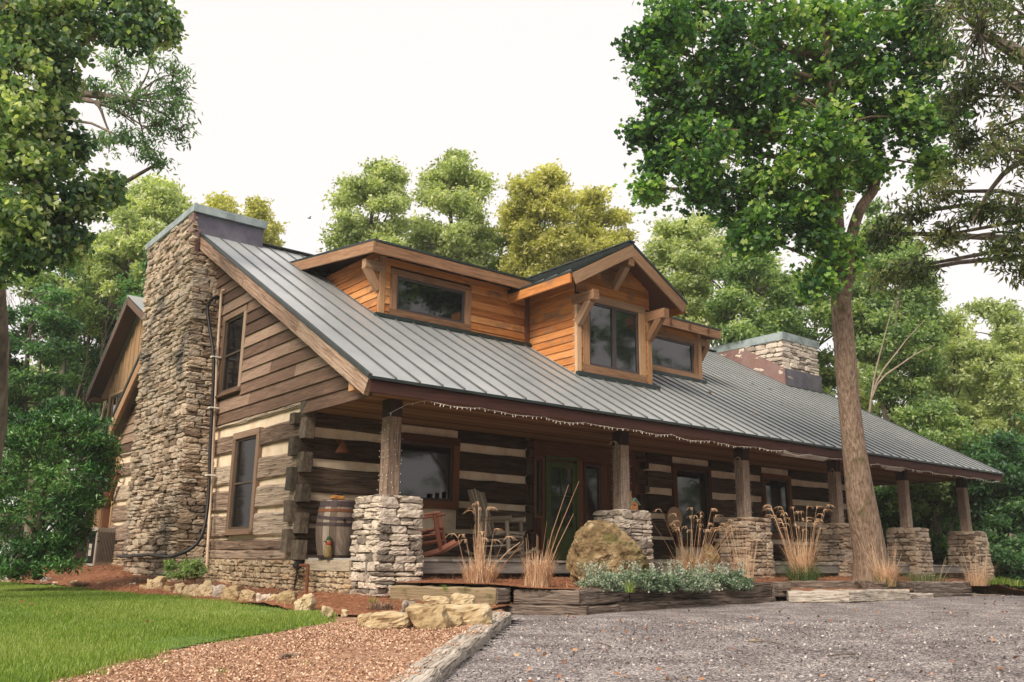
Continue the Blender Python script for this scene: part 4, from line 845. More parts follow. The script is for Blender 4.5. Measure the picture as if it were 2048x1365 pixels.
# rocking chairs
def rocker(name, loc, rz, tilt, label, mt, slats):
    t = thing(name, loc, label, 'rocking chair'); o = Vector(loc); I = Vector
    def B(nm, fn):
        m = MB(); fn(m); m.v = [tuple(Vector(v)*1.13+o) for v in m.v]; return m.build(nm, M[mt], t)
    sw = .29
    for s in (-1, 1):
        B('rocker', lambda m: m.tube([(x, s*sw, .03+.11*(x/.5)**2) for x in (-.5, -.35, -.2, 0, .2, .35, .5)], .024, 6) if slats else [m.beam((x0, s*sw, .03+.12*(x0/.5)**2), (x0+.25, s*sw, .03+.12*((x0+.25)/.5)**2), .045, .06, (0, 0, 1), .006) for x0 in (-.5, -.25, 0, .25)])
        B('front_leg', lambda m: m.tube([(.27, s*sw, .06), (.26, s*sw, .25), (.25, s*sw, .58)], [.034, .036, .032], 10))
        B('back_post', lambda m: m.tube([(-.2, s*sw*.95, .05), (-.24, s*sw*.95, .45), (-.42, s*sw*.95, 1.12)], [.032, .034, .028], 10))
        if slats: B('armrest', lambda m: m.tube([(-.32, s*sw, .64), (.33, s*sw, .62)], [.038, .042], 10))
        else: B('armrest', lambda m: m.beam((-.3, s*sw, .61), (.34, s*sw, .6), .1, .035, (0, 0, 1), .01))
        for z in (.2, .3): B('side_rung', lambda m: m.tube([(-.2, s*sw, z), (.27, s*sw, z)], .014, 6))
    def seat(m):
        for i in range(6): m.beam((-.2+i*.09, -sw+.02, .36+.006*i), (-.2+i*.09, sw-.02, .36+.006*i), .08, .022, (0, 0, 1), .005)
    B('seat', seat)
    for (x, z) in ((.27, .34), (.27, .2), (-.23, .3)): B('cross_rung', lambda m: m.tube([(x, -sw, z), (x, sw, z)], .02, 6))
    if slats:
        for i in range(5):
            f = (i-2)/2; B('back_slat', lambda m: m.beam((-.23, f*.17, .36), (-.44, f*.24, 1.16-.04*abs(f)), .075, .018, (1, 0, .3), .004))
        B('back_rail', lambda m: m.beam((-.30, -sw*.9, .62), (-.30, sw*.9, .62), .05, .03, (1, 0, .3), .004))
    else:
        for z in (.55, .7, .85, 1.0): B('back_rung', lambda m: m.beam((-.24-.18*(z-.45)/.67, -sw*.9, z), (-.24-.18*(z-.45)/.67, sw*.9, z), .06, .018, (1, 0, .25), .004))
    t.rotation_euler = (Matrix.Rotation(rz, 3, 'Z') @ Matrix.Rotation(-tilt, 3, 'Y')).to_euler(); return t
rocker('rocking_chair', (1.22, .72, .03), math.radians(-42), math.radians(10), 'reddish wooden rocking chair beside the first stone pier', 'red_rocker', False)
rocker('rocking_chair', (3.05, 1.0, .02), math.radians(-62), math.radians(3), 'grey log rocking chair with a slatted back in front of the striped log wall', 'grey_rocker', True)
# birdhouse on the second pier
t = thing('birdhouse', (5.55, -.05, .95), 'little tan birdhouse with a teal roof on the second stone pier', 'birdhouse'); x, y, z = 5.47, -.02, .95
b = MB(); b.poly([(x-.09, y-.08, z), (x+.09, y-.08, z), (x+.09, y-.08, z+.13), (x, y-.08, z+.22), (x-.09, y-.08, z+.13)], .16, (0, 1, 0)); b.build('box', M['cedar'], t)
b = MB(); b.beam((x, y, z+.245), (x-.13, y, z+.115), .22, .015, (-1, 0, 1), .003).beam((x, y, z+.245), (x+.13, y, z+.115), .22, .015, (1, 0, 1), .003); b.build('roof', mat('teal_paint', [(.16, .3, .27), (.24, .4, .36)]), t)
MB().tube([(x, y-.079, z+.11), (x, y-.084, z+.11)], .022, 12).build('entrance_hole', M['rubber'], t)
MB().box(x-.13, x-.105, y-.1, y+.08, z, z+.36, .004).build('back_board', M['cedar_pale'], t)
# antlers
for i, (p, wd) in enumerate(((PX[1], 'second'), (PX[2], 'third'), (PX[3], 'fourth'))):
    x = p-.12; t = thing('antler', (x, -.1, 2.05), 'pale forked antler hung on the left side of the %s porch post' % wd, 'antler', 'antlers on the porch posts'); b = MB()
    b.tube(smooth([(x, -.05, 2.05), (x-.1, -.14, 2.18), (x-.26, -.2, 2.24), (x-.4, -.2, 2.16)]), [.02-.0012*k for k in range(13)], 6)
    for (a, c_) in (((x-.12, -.15, 2.19), (x-.2, -.26, 2.08)), ((x-.26, -.2, 2.24), (x-.3, -.3, 2.1)), ((x-.05, -.1, 2.13), (x-.12, -.2, 2.0))): b.tube([a, tuple((np.array(a)+np.array(c_))/2+[0, 0, .02]), c_], [.014, .01, .003], 6)
    b.build('beam', M['antler'], t, smooth=True)
# round wooden sign by the third post, tools leaning
t = tag(MB().tube([(8.35+.6, YW-.08, 1.0), (8.95, YW-.05, 1.0)], .26, 24).build('round_plaque', M['cedar_pale'], None), 'round tan wooden plaque on the log wall behind the third post', 'plaque')
# tube lights under the ceiling
for i, (x0, x1, s_) in enumerate(((10.0, 11.8, 'between the third and fourth posts'), (14.5, 15.4, 'between the fourth and fifth posts'))):
    t = thing('ceiling_light', ((x0+x1)/2, -.35, 2.44), 'long white tube light under the porch ceiling '+s_, 'light', 'white tube lights under the porch ceiling')
    MB().box(x0, x1, -.42, -.28, 2.4, 2.476, .012).build('housing', M['white'], t); MB().tube([(x0+.04, -.35, 2.385), (x1-.04, -.35, 2.385)], .016, 8).build('tube', M['white'], t)
# string lights
t = thing('string_lights', (10, -.8, 2.37), 'white wire of small icicle lights hanging along the edge of the porch roof', 'string lights')
wr = MB(); bl = MB(); pts = [(-.3, -.4, 2.18), (-.05, -.5, 2.34), (.15, -.8, 2.39)]; x = .15
while x < 19.6:
    st = rnd.uniform(.9, 1.5); sg = rnd.uniform(.02, .07)
    for k in range(1, 7): pts.append((x+st*k/6, -.85+.02*rnd.uniform(-1, 1), 2.385-sg*math.sin(math.pi*k/6)+rnd.uniform(-.006, .006)))
    x += st
wr.tube(pts, .0035, 4)
for i in range(len(pts)-1):
    for k in range(2):
        p = Vector(pts[i]).lerp(Vector(pts[i+1]), (k+.5)/2+rnd.uniform(-.15, .15)); dz = rnd.uniform(.015, .05); bl.tube([p, p+Vector((rnd.uniform(-.02, .02), 0, -dz))], [.004, .006], 4)
for px in PX[:4]:
    z = 2.15; q = .13; k = 0
    while z > 1.0:
        s4 = [(px-q, q), (px-q, -q), (px+q, -q), (px+q, q)]
        for j in range(4):
            p = Vector((s4[j][0]+rnd.uniform(-.01, .01), s4[j][1], z-rnd.uniform(0, .1))); bl.tube([p, p+Vector((0, 0, -.018))], [.003, .005], 4)
            f = rnd.uniform(.25, .75); p2 = Vector(((s4[j][0]+s4[(j+1) % 4][0])/2+rnd.uniform(-.06, .06)*(j == 1), (s4[j][1]+s4[(j+1) % 4][1])/2, z-rnd.uniform(0, .1))); bl.tube([p2, p2+Vector((0, 0, -.018))], [.003, .005], 4)
        z -= .13
wr.build('wire', M['white'], t); bl.build('bulbs', M['white'], t)['kind'] = 'stuff'
# spot light in the bed, downpipe by the first pier
t = thing('garden_spotlight', (9.35, -.9, -.3), 'small black garden spotlight on the bed at the foot of the third stone pier', 'spotlight'); x, y = 9.5, -.85
MB().tube([(x, y, -.36), (x, y, -.2)], .012, 6).build('stake', M['rubber'], t); MB().tube([(x, y, -.22), (x-.05, y, -.05)], [.03, .05], 10).build('lamp_head', M['rubber'], t)
MB().tube([(.46, -.3, -.45), (.46, -.3, -.2)], .035, 10).build('drain_pipe', M['rubber'], H)
# overhead cable at the right
a, b = at(1850, 968, 28), at(2120, 975, 32); m_ = (a+b)/2-[0, 0, .12]
tag(MB().tube(smooth([a, m_, b]), .012, 5).build('overhead_cable', M['rubber'], None), 'thin dark overhead cable in front of the trees right of the porch', 'cable')
# bird
p = Vector(at(618, 437, 45)); b = MB(); b.tube([p+Vector((-.1, 0, 0)), p, p+Vector((.12, 0, .01))], [.01, .035, .012], 6)
t = b.build('bird', M['iron'], None); tag(t, 'tiny dark bird flying in the pale sky above the roof', 'bird')
q = MB(); q.add([p+Vector((-.02, 0, 0)), p+Vector((.05, 0, 0)), p+Vector((.05, .16, .08)), p+Vector((-.0, .16, .08))], [[0, 1, 2, 3]]); q.add([p+Vector((-.02, 0, 0)), p+Vector((.05, 0, 0)), p+Vector((.05, -.16, .08)), p+Vector((-.0, -.16, .08))], [[3, 2, 1, 0]]); w_ = q.build('wings', M['iron'], None); w_.parent = t
# ---------------------------------------------------------------- timbers
def tie(p0, p1, h, w, mt, label, top=None, jit=.009, ch=.02):
    """p0,p1: ends of the front top edge"""
    p0, p1 = Vector(p0), Vector(p1); d = (p1-p0).normalized(); bk = Vector((-d.y, d.x, 0)).normalized()
    if bk.dot(Vector(fw)) < 0: bk = -bk
    o = bk*(w/2)-Vector((0, 0, h/2)); a = (p0+p1)/2+o
    m = MB(); m.beam(p0+o, p1+o, w, h, (0, 0, 1), ch, max(4, int((p1-p0).length/.12)), jit)
    return tag(m.build('timber', M[mt], None, a-Vector((0, 0, h/2))), label, 'timber', 'landscape timbers edging the beds and the gravel')
TZ = -.42
tie((1.09, -1.80, TZ), (1.66, -2.58, TZ), .20, .24, 'tie', 'short brown timber with deep cracks, upper one at the left corner of the raised bed')
tie((.85, -1.5, TZ-.21), (1.70, -2.68, TZ-.21), .22, .24, 'tie', 'dark brown timber under the deeply cracked short one at the corner of the raised bed')
tie((1.70, -2.55, TZ+.01), (2.92, -2.36, TZ+.045), .225, .24, 'tie', 'upper timber right of the deeply cracked corner one, with a mottled brown face')
tie((1.76, -2.6, TZ-.225), (2.55, -2.5, TZ-.21), .20, .22, 'tie', 'short blue grey timber at gravel level below the mottled brown one')
tie((2.94, -2.36, TZ+.05), (6.44, -2.42, TZ+.08), .25, .26, 'tie', 'longest upper timber in front of the grey green catmint')
tie((2.58, -2.50, TZ-.19), (6.44, -2.5, TZ-.165), .24, .24, 'tie', 'long lower timber sinking into the gravel under the catmint timber')
tie((6.46, -2.48, TZ+.085), (6.80, -2.58, TZ+.085), .25, .3, 'tie', 'stubby dark end block at the right end of the catmint timber')
tie((-.30, -.66, -.385), (.76, -1.80, -.40), .24, .3, 'tie_moss', 'mossy yellow brown timber running from the first stone pier behind the stacked rocks')
tie((.78, -1.81, -.40), (1.10, -1.72, -.395), .21, .3, 'tie', 'dark stub of timber closing the end of the mossy one')
# pale edging timbers between the two gravels
def tie2(p0, p1, h, w, mt, label):
    m = MB(); p0, p1 = Vector(p0), Vector(p1); m.beam(p0, p1, w, h, (0, 0, 1), .02, 26, .011); return tag(m.build('timber', M[mt], None, (p0+p1)/2-Vector((0, 0, h/2))), label, 'timber', 'landscape timbers edging the beds and the gravel')
tie2((.16, -2.7, -.775), (-3.62, -6.6, -.85), .2, .25, 'tie_pale', 'long pale weathered timber between the grey gravel and the orange gravel')
tie2((-3.66, -6.64, -.87), (-6.6, -9.7, -.92), .2, .26, 'tie_pale', 'nearer pale timber cut off by the bottom edge, end to end with the long one')
for (q0, q1, h, w, mt, lb) in [
    ((1577, 1183.5, 15.3), (1697, 1182, 15.1), .2, .9, 'tie_pale', 'pale low step timber left of the black stained one in front of the fourth post'),
    ((1698, 1181.5, 15.1), (1818, 1179, 16.0), .2, .3, 'tie_pale', 'low step timber with black stains at the right end of the step'),
    ((1583, 1163, 17.4), (1733, 1162, 17.9), .21, .24, 'tie', 'brown upper timber behind the pale step'),
    ((1734, 1162, 17.8), (1748, 1164, 17.2), .21, .24, 'tie', 'dark end of timber turning the corner in front of the leaning tree'),
    ((1749, 1165, 17.2), (1826, 1165, 17.9), .2, .22, 'tie', 'plain brown timber between the dark corner piece and the blackened one'),
    ((1828, 1164, 17.9), (1942, 1164, 19.0), .22, .24, 'tie', 'blackened upper timber at the far right of the beds'),
    ((1820, 1187, 17.0), (1866, 1187, 17.3), .13, .24, 'tie_pale', 'short pale timber flush with the gravel right of the step'),
    ((1867, 1187, 17.4), (1953, 1187, 18.6), .13, .24, 'tie', 'thin lower timber under the blackened one at the far right'),
    ((1953, 1189, 18.4), (2010, 1190, 18.9), .1, .2, 'tie', 'last sunken timber at the right edge of the gravel')]:
    tie(at(*q0), at(*q1), h, w, mt, lb)
# ---------------------------------------------------------------- rocks
RH = lambda X, Y: Gn(X, Y)+.095
def rock(px, py, D, w, h, d, label, mt='rock', name='rock', group=None, z=None, jit=.07, pw=6, rot=0, cat='rock', hf=None):
    """px,py: bottom centre in the photograph; w,h,d full size"""
    c = Vector(gnd(px, py, hf or RH)) if z is None else Vector(z); c += Vector((fw[0], fw[1], 0))*d*.4; c.z += h*.45
    ux = Vector((math.cos(YAW+rot), math.sin(YAW+rot), 0)); uy = Vector((-ux.y, ux.x, 0)); m = MB()
    m.stone(c, ux, uy, (0, 0, 1), w/2, d/2, h/2*1.05, jit, pw, None, BIGSTONE); so_ = Vector((rnd.random()*50, 0, 0))
    m.v = [tuple(Vector(v)+(Vector(v)-c).normalized()*(noise.noise(Vector(v)*5+so_)*.22*h+noise.noise(Vector(v)*14+so_)*.09*h)) for v in m.v]
    return tag(m.build(name, M[mt], None, c-Vector((0, 0, h*.5))), label, cat, group)
G1 = 'pale rocks stacked at the corner of the raised bed'
rock(728, 1254, 10.5, .16, .13, .2, 'small mossy round rock at the left end of the stacked pale rocks', 'tie_moss' if 0 else 'rock', group=G1)
rock(777, 1258, 10.3, .44, .17, .3, 'wide flat yellow rock, left one of the two large front rocks', group=G1)
rock(813, 1243, 10.7, .16, .24, .2, 'small grey wedge of rock stuck between the two large yellow rocks', 'stone', group=G1)
rock(853, 1259, 10.5, .42, .25, .32, 'largest bulging yellow rock in the middle of the stack', group=G1)
rock(937, 1251, 11.3, .5, .22, .3, 'long pale rock with a hollow beneath it touching the end of the pale timber', group=G1)
rock(905, 1253, 10.95, .2, .11, .2, 'small pale rock under the hollow of the long rock', group=G1)
rock(872, 1217, 11.3, .32, .13, .24, 'flat topped pale rock on the top layer of the stack, left one', group=G1, z=at(872, 1214, 11.1))
rock(926, 1217, 11.5, .30, .15, .24, 'pale rock on the top layer of the stack beside the mossy timber, right one', group=G1, z=at(926, 1213, 11.2))
ordw = ['first', 'second', 'third', 'fourth', 'fifth', 'sixth', 'seventh', 'eighth', 'ninth', 'tenth', 'eleventh', 'twelfth', 'thirteenth', 'fourteenth', 'fifteenth', 'sixteenth', 'seventeenth', 'eighteenth', 'nineteenth', 'twentieth', 'twenty first', 'twenty second', 'twenty third', 'twenty fourth', 'twenty fifth', 'twenty sixth', 'twenty seventh', 'twenty eighth', 'twenty ninth', 'thirtieth']
edge = [(10, 1168, 15), (36, 1170, 12), (62, 1170, 8), (88, 1172, 16), (110, 1175, 11), (128, 1175, 9), (146, 1176, 14), (165, 1176, 9), (200, 1178, 17), (216, 1178, 13), (238, 1181, 12), (262, 1181, 15), (285, 1184, 11), (306, 1185, 30), (335, 1188, 16), (356, 1190, 22), (382, 1194, 26), (410, 1197, 30), (437, 1199, 24), (462, 1203, 32), (495, 1208, 30), (524, 1212, 24), (548, 1213, 26), (572, 1219, 36), (604, 1226, 34), (652, 1237, 22), (688, 1234, 12)]
for i, (px, py, wpx) in enumerate(edge):
    D = float(np.interp(px, [0, 200, 400, 540, 650, 690], [18.5, 16.5, 13.3, 11.7, 10.2, 10.2])); w = wpx*D/1774*1.15
    rock(px, py, D, w, w*rnd.uniform(.6, .9)+.03, w*rnd.uniform(.6, .9), 'pale limestone edging rock between lawn and mulch, %s from the left' % ordw[i], 'rock' if rnd.random() < .7 else 'stone', 'edging_rock', 'rocks edging the lawn', rot=rnd.uniform(-.5, .5), jit=.12, hf=h_lawn)
# boulders
def boulder(c, r, label, mt='boulder'):
    T, F = cube_tmpl(60, 40, 40); m = MB(); ph = [rnd.uniform(0, 6) for _ in range(9)]; vs = []
    ux, uy = Vector((math.cos(YAW), math.sin(YAW), 0)), Vector((-math.sin(YAW), math.cos(YAW), 0)); c = Vector(c)
    for (x, y, z) in T:
        k = (abs(x)**2.6+abs(y)**2.6+abs(z)**2.6)**(-1/2.6); x, y, z = x*k, y*k, z*k
        if z > 0: x = x*(1-.38*z)-.20*z; 
        sv = Vector((x+ph[0], y+ph[1], z+ph[2])); q = 1+.16*noise.noise(sv*1.3)+.10*(1-2*abs(noise.noise(sv*2.6)))-.05+.05*noise.noise(sv*6)+.03*noise.noise(sv*14)+.015*noise.noise(sv*30)
        if x > .15: z = z*(1-.5*(x-.15)) if z > 0 else z
        vs.append(c+ux*(x*q*r[0])+uy*(y*q*r[1])+Vector((0, 0, z*q*r[2])))
    m.add(vs, F); return tag(m.build('boulder', M[mt], None, c-Vector((0, 0, r[2]))), label, 'boulder')
boulder((3.66, -1.15, .07), (.68, .5, .58), 'large moss covered boulder in front of the second stone pier')
p = at(1425, 1135, 17.0); boulder((p[0], p[1], p[2]+.12), (.17, .2, .3), 'smaller brown boulder half hidden behind the dry grass and catmint')
# ---------------------------------------------------------------- plants
def grass_clump(name, loc, label, cat, n, hgt, spread, mt, stalks=0, arch=.5, plume=False, base_r=.12, w=.0042, group=None, lean=(0, 0), fl=None):
    t = thing(name, loc, label, cat, group); c = Vector(loc)
    def fan(n, H, sp, wd, r0, arch):
        vs, fs, rv = [], [], []
        for i in range(n):
            a = rnd.uniform(0, 6.283); q = r0*math.sqrt(rnd.random()); b = c+Vector((q*math.cos(a), q*math.sin(a), -.02)); a2 = a+rnd.uniform(-.7, .7)
            L_ = H*rnd.uniform(.45, 1.1); ou = sp*rnd.uniform(.1, 1)*L_; dr = Vector((math.cos(a2), math.sin(a2), 0)); sd2 = Vector((-dr.y, dr.x, 0)); k0 = len(vs); N = 6; ac_ = arch*rnd.uniform(.3, 1.5)
            for j in range(N+1):
                s_ = j/N; p = b+dr*(ou*s_**1.6)+Vector((lean[0]*L_*s_, lean[1]*L_*s_, L_*(s_-ac_*.5*s_**3)))+sd2*(math.sin(s_*3+i)*.05*L_); ww = wd*(1-.75*s_); vs += [p-sd2*ww, p+sd2*ww]
            for j in range(N): fs.append([k0+2*j, k0+2*j+1, k0+2*j+3, k0+2*j+2])
            rv += [rnd.random()]*(2*N+2)
        me = arrays_mesh('blades', np.array([tuple(v) for v in vs]), np.array(fs), np.array(rv)); return me
    link('blades', fan(n, hgt, spread, w, base_r, arch), M[mt], t)
    if fl: link('green_blades', fan(fl[0], fl[1], fl[2], .005, base_r*1.4, fl[3]), M['tuft'], t)
    if stalks:
        m = MB(); pl = MB()
        for i in range(stalks):
            a = rnd.uniform(0, 6.283); b = c+Vector((base_r*.8*math.cos(a), base_r*.8*math.sin(a), 0)); L_ = hgt*rnd.uniform(1.0, 1.5); a2 = a+rnd.uniform(-.5, .5); ou = L_*spread*rnd.uniform(.15, .7)
            e_ = b+Vector((math.cos(a2)*ou+lean[0]*L_*1.2, math.sin(a2)*ou+lean[1]*L_*1.2, L_)); md = (b+e_)/2+Vector((0, 0, L_*.06)); m.tube([b, md, e_], [.0035, .003, .002], 4)
            if plume:
                for k in range(5):
                    q = e_; d = Vector((math.cos(a2+rnd.uniform(-.8, .8)), math.sin(a2+rnd.uniform(-.8, .8)), 0)); pl.tube([q, q+d*.05+Vector((0, 0, .06)), q+d*.11+Vector((0, 0, .05)), q+d*.15+Vector((0, 0, .0))], [.002, .004, .003, .001], 4)
        m.build('stalks', M['straw'], t)
        if plume: pl.build('plumes', M['straw'], t)
    return t
def bedpt(px, py, D):
    h = h_bed if px > 860 else h_mul
    if px <= 860: return tuple(gnd(px, py, h_mul))
    p = at(px, py, D); return (p[0], p[1], float(h(p[0], p[1])))
GG = 'dry ornamental grasses in front of the porch'
grass_clump('dry_grass', bedpt(960, 1172, 13.4), 'tall dry ornamental grass nearest the first stone pier', 'grass', 760, .5, .6, 'straw', 8, .9, True, .24, group=GG)
grass_clump('dry_grass', bedpt(1075, 1174, 13.2), 'dry grass clump with long bare stems in front of the green door', 'grass', 800, .64, .42, 'straw', 8, .8, False, .19, group=GG, lean=(.02, -.05))
m = MB()
t = thing('dry_stalk', bedpt(1085, 1165, 13.5), 'long bare stems leaning right beside the door clump of dry grass', 'stalk')
for (x0, y0, x1, y1) in ((1080, 1160, 1137, 970), (1082, 1165, 1158, 963), (1090, 1160, 1147, 1028), (1000, 1120, 1040, 1085), (985, 1165, 1048, 1083)): m.tube([at(x0, y0, 13.5), at((x0+x1)/2-4, (y0+y1)/2, 13.4), at(x1, y1, 13.3)], [.008, .007, .004], 5)
m.build('stems', M['straw'], t)
grass_clump('dry_grass', bedpt(958, 1165, 13.9), 'very tall drooping plume standing up behind the first dry clump', 'grass', 90, .95, .1, 'straw', 7, .2, True, .07, group=GG)
grass_clump('dry_grass', bedpt(1385, 1140, 17.0), 'widest dry grass with arching plumes left of the third stone pier', 'grass', 900, .85, 1.0, 'straw', 34, 1.3, True, .2, group=GG, lean=(.0, -.12), fl=(90, .8, .6, .7))
grass_clump('dry_grass', bedpt(1487, 1150, 16.6), 'thin dry stems in front of the third stone pier', 'grass', 60, .75, .35, 'straw', 20, .2, False, .2, group=GG)
grass_clump('dry_grass', bedpt(1605, 1153, 18.2), 'upright dry plumes above a dense green base between third and fourth piers', 'grass', 480, 1.0, .5, 'straw', 36, .35, True, .2, group=GG, fl=(600, .62, 1.1, 1.2))
grass_clump('dry_grass', bedpt(1772, 1158, 17.6), 'dry grass beside the foot of the leaning tree', 'grass', 460, .62, .7, 'straw', 18, .6, False, .18, group=GG, fl=(120, .35, 1.3, 1.0))
grass_clump('dry_grass', bedpt(1850, 1160, 19.2), 'low olive grass in front of the fifth stone pier', 'grass', 340, .42, 1.3, 'tuft', 4, 1.0, False, .4, group=GG)
grass_clump('dry_grass', bedpt(1958, 1188, 18.9), 'sparse dry grass at the foot of the last stone pier', 'grass', 200, .6, .8, 'straw', 12, .7, False, .22, group=GG)
for i, px in enumerate((1990, 2012, 2036)): grass_clump('weed_tuft', bedpt(px, 1191, 20.5+i*.4), 'green weed tuft at the right edge of the gravel, %s one' % ('left', 'middle', 'right')[i], 'weed', 110, .22, .8, 'blade', 0, .6, False, .18, w=.008, group='weed tufts by the gravel edge')
for (px, py, D, lb) in ((160, 1172, 18, 'wispy dead grass tuft at the back of the mulch left of the chimney foot'), (283, 1165, 17.5, 'flattened dead grass tuft below the leaning wood offcuts'), (402, 1172, 15.5, 'rounded dead grass mound in front of the green weed'), (572, 1192, 13, 'small dead tuft below the water spigot'), (762, 1218, 11.6, 'rounded dead grass mound left of the mossy timber')):
    grass_clump('dead_tuft', bedpt(px, py, D), lb, 'dead grass', 420, .17, 1.2, 'dead', 0, 1.1, False, .15, w=.004, group='dead grass tufts in the mulch')
grass_clump('weed_tuft', bedpt(1262, 1226, 12.4), 'green weed growing at the foot of the long lower timber', 'weed', 40, .26, .8, 'blade', 0, .9, False, .07)
for (px, py, D, lb) in ((893, 1205, 11.9, 'little green weed behind the top rocks'), (745, 1203, 12.4, 'little green weed at the front corner of the first pier'), (788, 1172, 13.6, 'tiny weed on the ledge in front of the first pier')): grass_clump('weed_tuft', bedpt(px, py, D), lb, 'weed', 22, .12, .9, 'blade', 0, .7, False, .05)
def leafy(name, c, rad, n, size, shape, mt, label, cat, K=14, rsub=.1, group=None, stems=0, sh=.2):
    t = thing(name, (c[0], c[1], c[2]-rad[2]*.6), label, cat, group); P, R, S = crown_points([(c, rad)], K, n, rsub, .8)
    P = P[P[:, 2] > c[2]-rad[2]*.9]; R = R[:len(P)]; link('leaves', leaf_mesh('leaves', P, size, shape, R, .7), M[mt], t)
    if stems:
        m = MB(); q2 = []
        for i in range(stems):
            a = rnd.uniform(0, 6.28); r_ = math.sqrt(rnd.random()); b = Vector((c[0]+rad[0]*r_*math.cos(a), c[1]+rad[1]*r_*math.sin(a), c[2])); e_ = b+Vector((rnd.uniform(-.05, .05), rnd.uniform(-.05, .05), rad[2]+sh*rnd.uniform(.3, 1))); m.tube([b, e_], [.004, .002], 4)
            for k in range(7): q2.append(tuple(b.lerp(e_, .45+.09*k)))
        m.build('stems', M['tuft'], t); q2 = np.repeat(np.array(q2), 5, 0)+NR.normal(size=(len(q2)*5, 3))*.012; link('flowers', leaf_mesh('flowers', q2, .026, 'round', NR.uniform(.6, 1, len(q2)), .3), M['sage'], t)
    return t
CM = 'clumps of grey green catmint in the raised bed'
for i, (px, py, D, rx, rz, lb) in enumerate(((1215, 1150, 13.6, .5, .15, 'silvery catmint at the foot of the big boulder, leftmost clump'), (1305, 1148, 14.0, .5, .17, 'catmint clump in front of the boulder and the second pier'), (1378, 1148, 14.4, .45, .18, 'catmint clump below the smaller brown boulder'), (1452, 1148, 15.2, .42, .16, 'rightmost catmint clump in front of the third pier'))):
    c = at(px, py, D); leafy('catmint', (c[0], c[1], float(h_bed(c[0], c[1]))+rz*.55), (rx*1.05, .5, rz), 56, .03, 'round', 'sage', lb, 'catmint', 105, .075, CM, 16, .16)
c = at(370, 1150, 16.8); leafy('green_weed', (c[0], c[1], c[2]+.1), (.5, .3, .17), 70, .06, 'oval', 'lf_green', 'low bright green weed clump at the wall beside the conduit pipe', 'weed', 40, .08)
# leaves, twigs on the gravel and roof
for i in range(34):
    px, py = rnd.uniform(1030, 2040), rnd.uniform(1225, 1350); d_ = at(px, py, 1)-CAM; t_ = (-.765-CAM[2])/d_[2]; q = CAM+d_*t_; q[2] = Gn(q[0], q[1])+.012 if False else float(Gn(q[0], q[1]))+.012
    o = link('fallen_leaf', leaf_mesh('fallen_leaf', np.zeros((1, 3)), .045, 'maple', np.array([rnd.random()]), 2.5), M['fallen']); o.location = q
    tag(o, 'small dry orange brown leaf lying on the grey gravel', 'leaf', 'dry leaves scattered on the gravel')
for i in range(26):
    x, y = rnd.uniform(10, 18.5), rnd.uniform(-.5, 4.2)
    o = link('fallen_leaf', leaf_mesh('fallen_leaf', np.zeros((1, 3)), .09, 'maple', np.array([rnd.random()]), 2.5), M['fallen']); o.location = (x, y, zr(y)+.03)
    tag(o, 'small dry orange leaf lying on the metal roof', 'leaf', 'dry leaves scattered on the metal roof')
for (x0, y0, x1, y1, lb) in ((1655, 1312, 1718, 1308, 'thin dark twig on the gravel at the lower right'), (1190, 1285, 1222, 1294, 'curved twig on the gravel below the boulder'), (1495, 1283, 1560, 1287, 'pale twig on the gravel at the lower middle'), (560, 1315, 600, 1312, 'reddish stick lying on the orange gravel')):
    z_ = -.76 if x0 > 900 else -.76; P_ = []
    for (a, b) in ((x0, y0), ((x0+x1)/2, (y0+y1)/2-2), (x1, y1)): d_ = at(a, b, 1)-CAM; P_.append(CAM+d_*((z_-CAM[2])/d_[2]))
    tag(MB().tube(P_, .008 if x0 > 900 else .018, 6).build('twig', M['bark2' if x0 > 900 else 'bark'], None), lb, 'twig')
for i, (px, py, n_) in enumerate(((440, 1345, 40), (620, 1330, 22), (770, 1298, 18), (500, 1300, 16), (680, 1262, 26), (745, 1262, 14), (330, 1325, 30), (900, 1252, 12))):
    q = gnd(px, py, RH); grass_clump('weed_tuft', tuple(q), 'small sparse weed growing in the orange gravel, %s' % ('nearest the bottom left corner', 'left of the middle', 'in front of the pale rocks', 'beside the brown stick', 'at the lawn corner', 'at the left end of the rocks', 'close to the lawn edge', 'under the right hand rocks')[i], 'weed', n_, .07, 1.4, 'blade', 0, .9, False, .06, w=.003, group='weeds in the orange gravel')
for i in range(16):
    X_, Y_ = rnd.uniform(-6, -2.6), rnd.uniform(-3.5, 9)
    o = link('fallen_leaf', leaf_mesh('fallen_leaf', np.zeros((1, 3)), .06, 'maple', np.array([rnd.random()]), 2.5), M['fallen']); o.location = (X_, Y_, float(h_lawn(X_, Y_))+.05)
    tag(o, 'small dry yellowish leaf lying in the green lawn', 'leaf', 'dry leaves lying in the lawn')
# ---------------------------------------------------------------- trees
def P3(l, D): return [tuple(at(a, b, (c[0] if (c := r) else D))) if r else tuple(at(a, b, D)) for (a, b, *r) in l]
def cl(lst, k=1.0):                                  # (px, py, D, radius px, [ry px])
    return [(at(q[0], q[1], q[2]), np.array([q[3], q[3], (q[4] if len(q) > 4 else q[3])])*q[2]/1774*k) for q in lst]
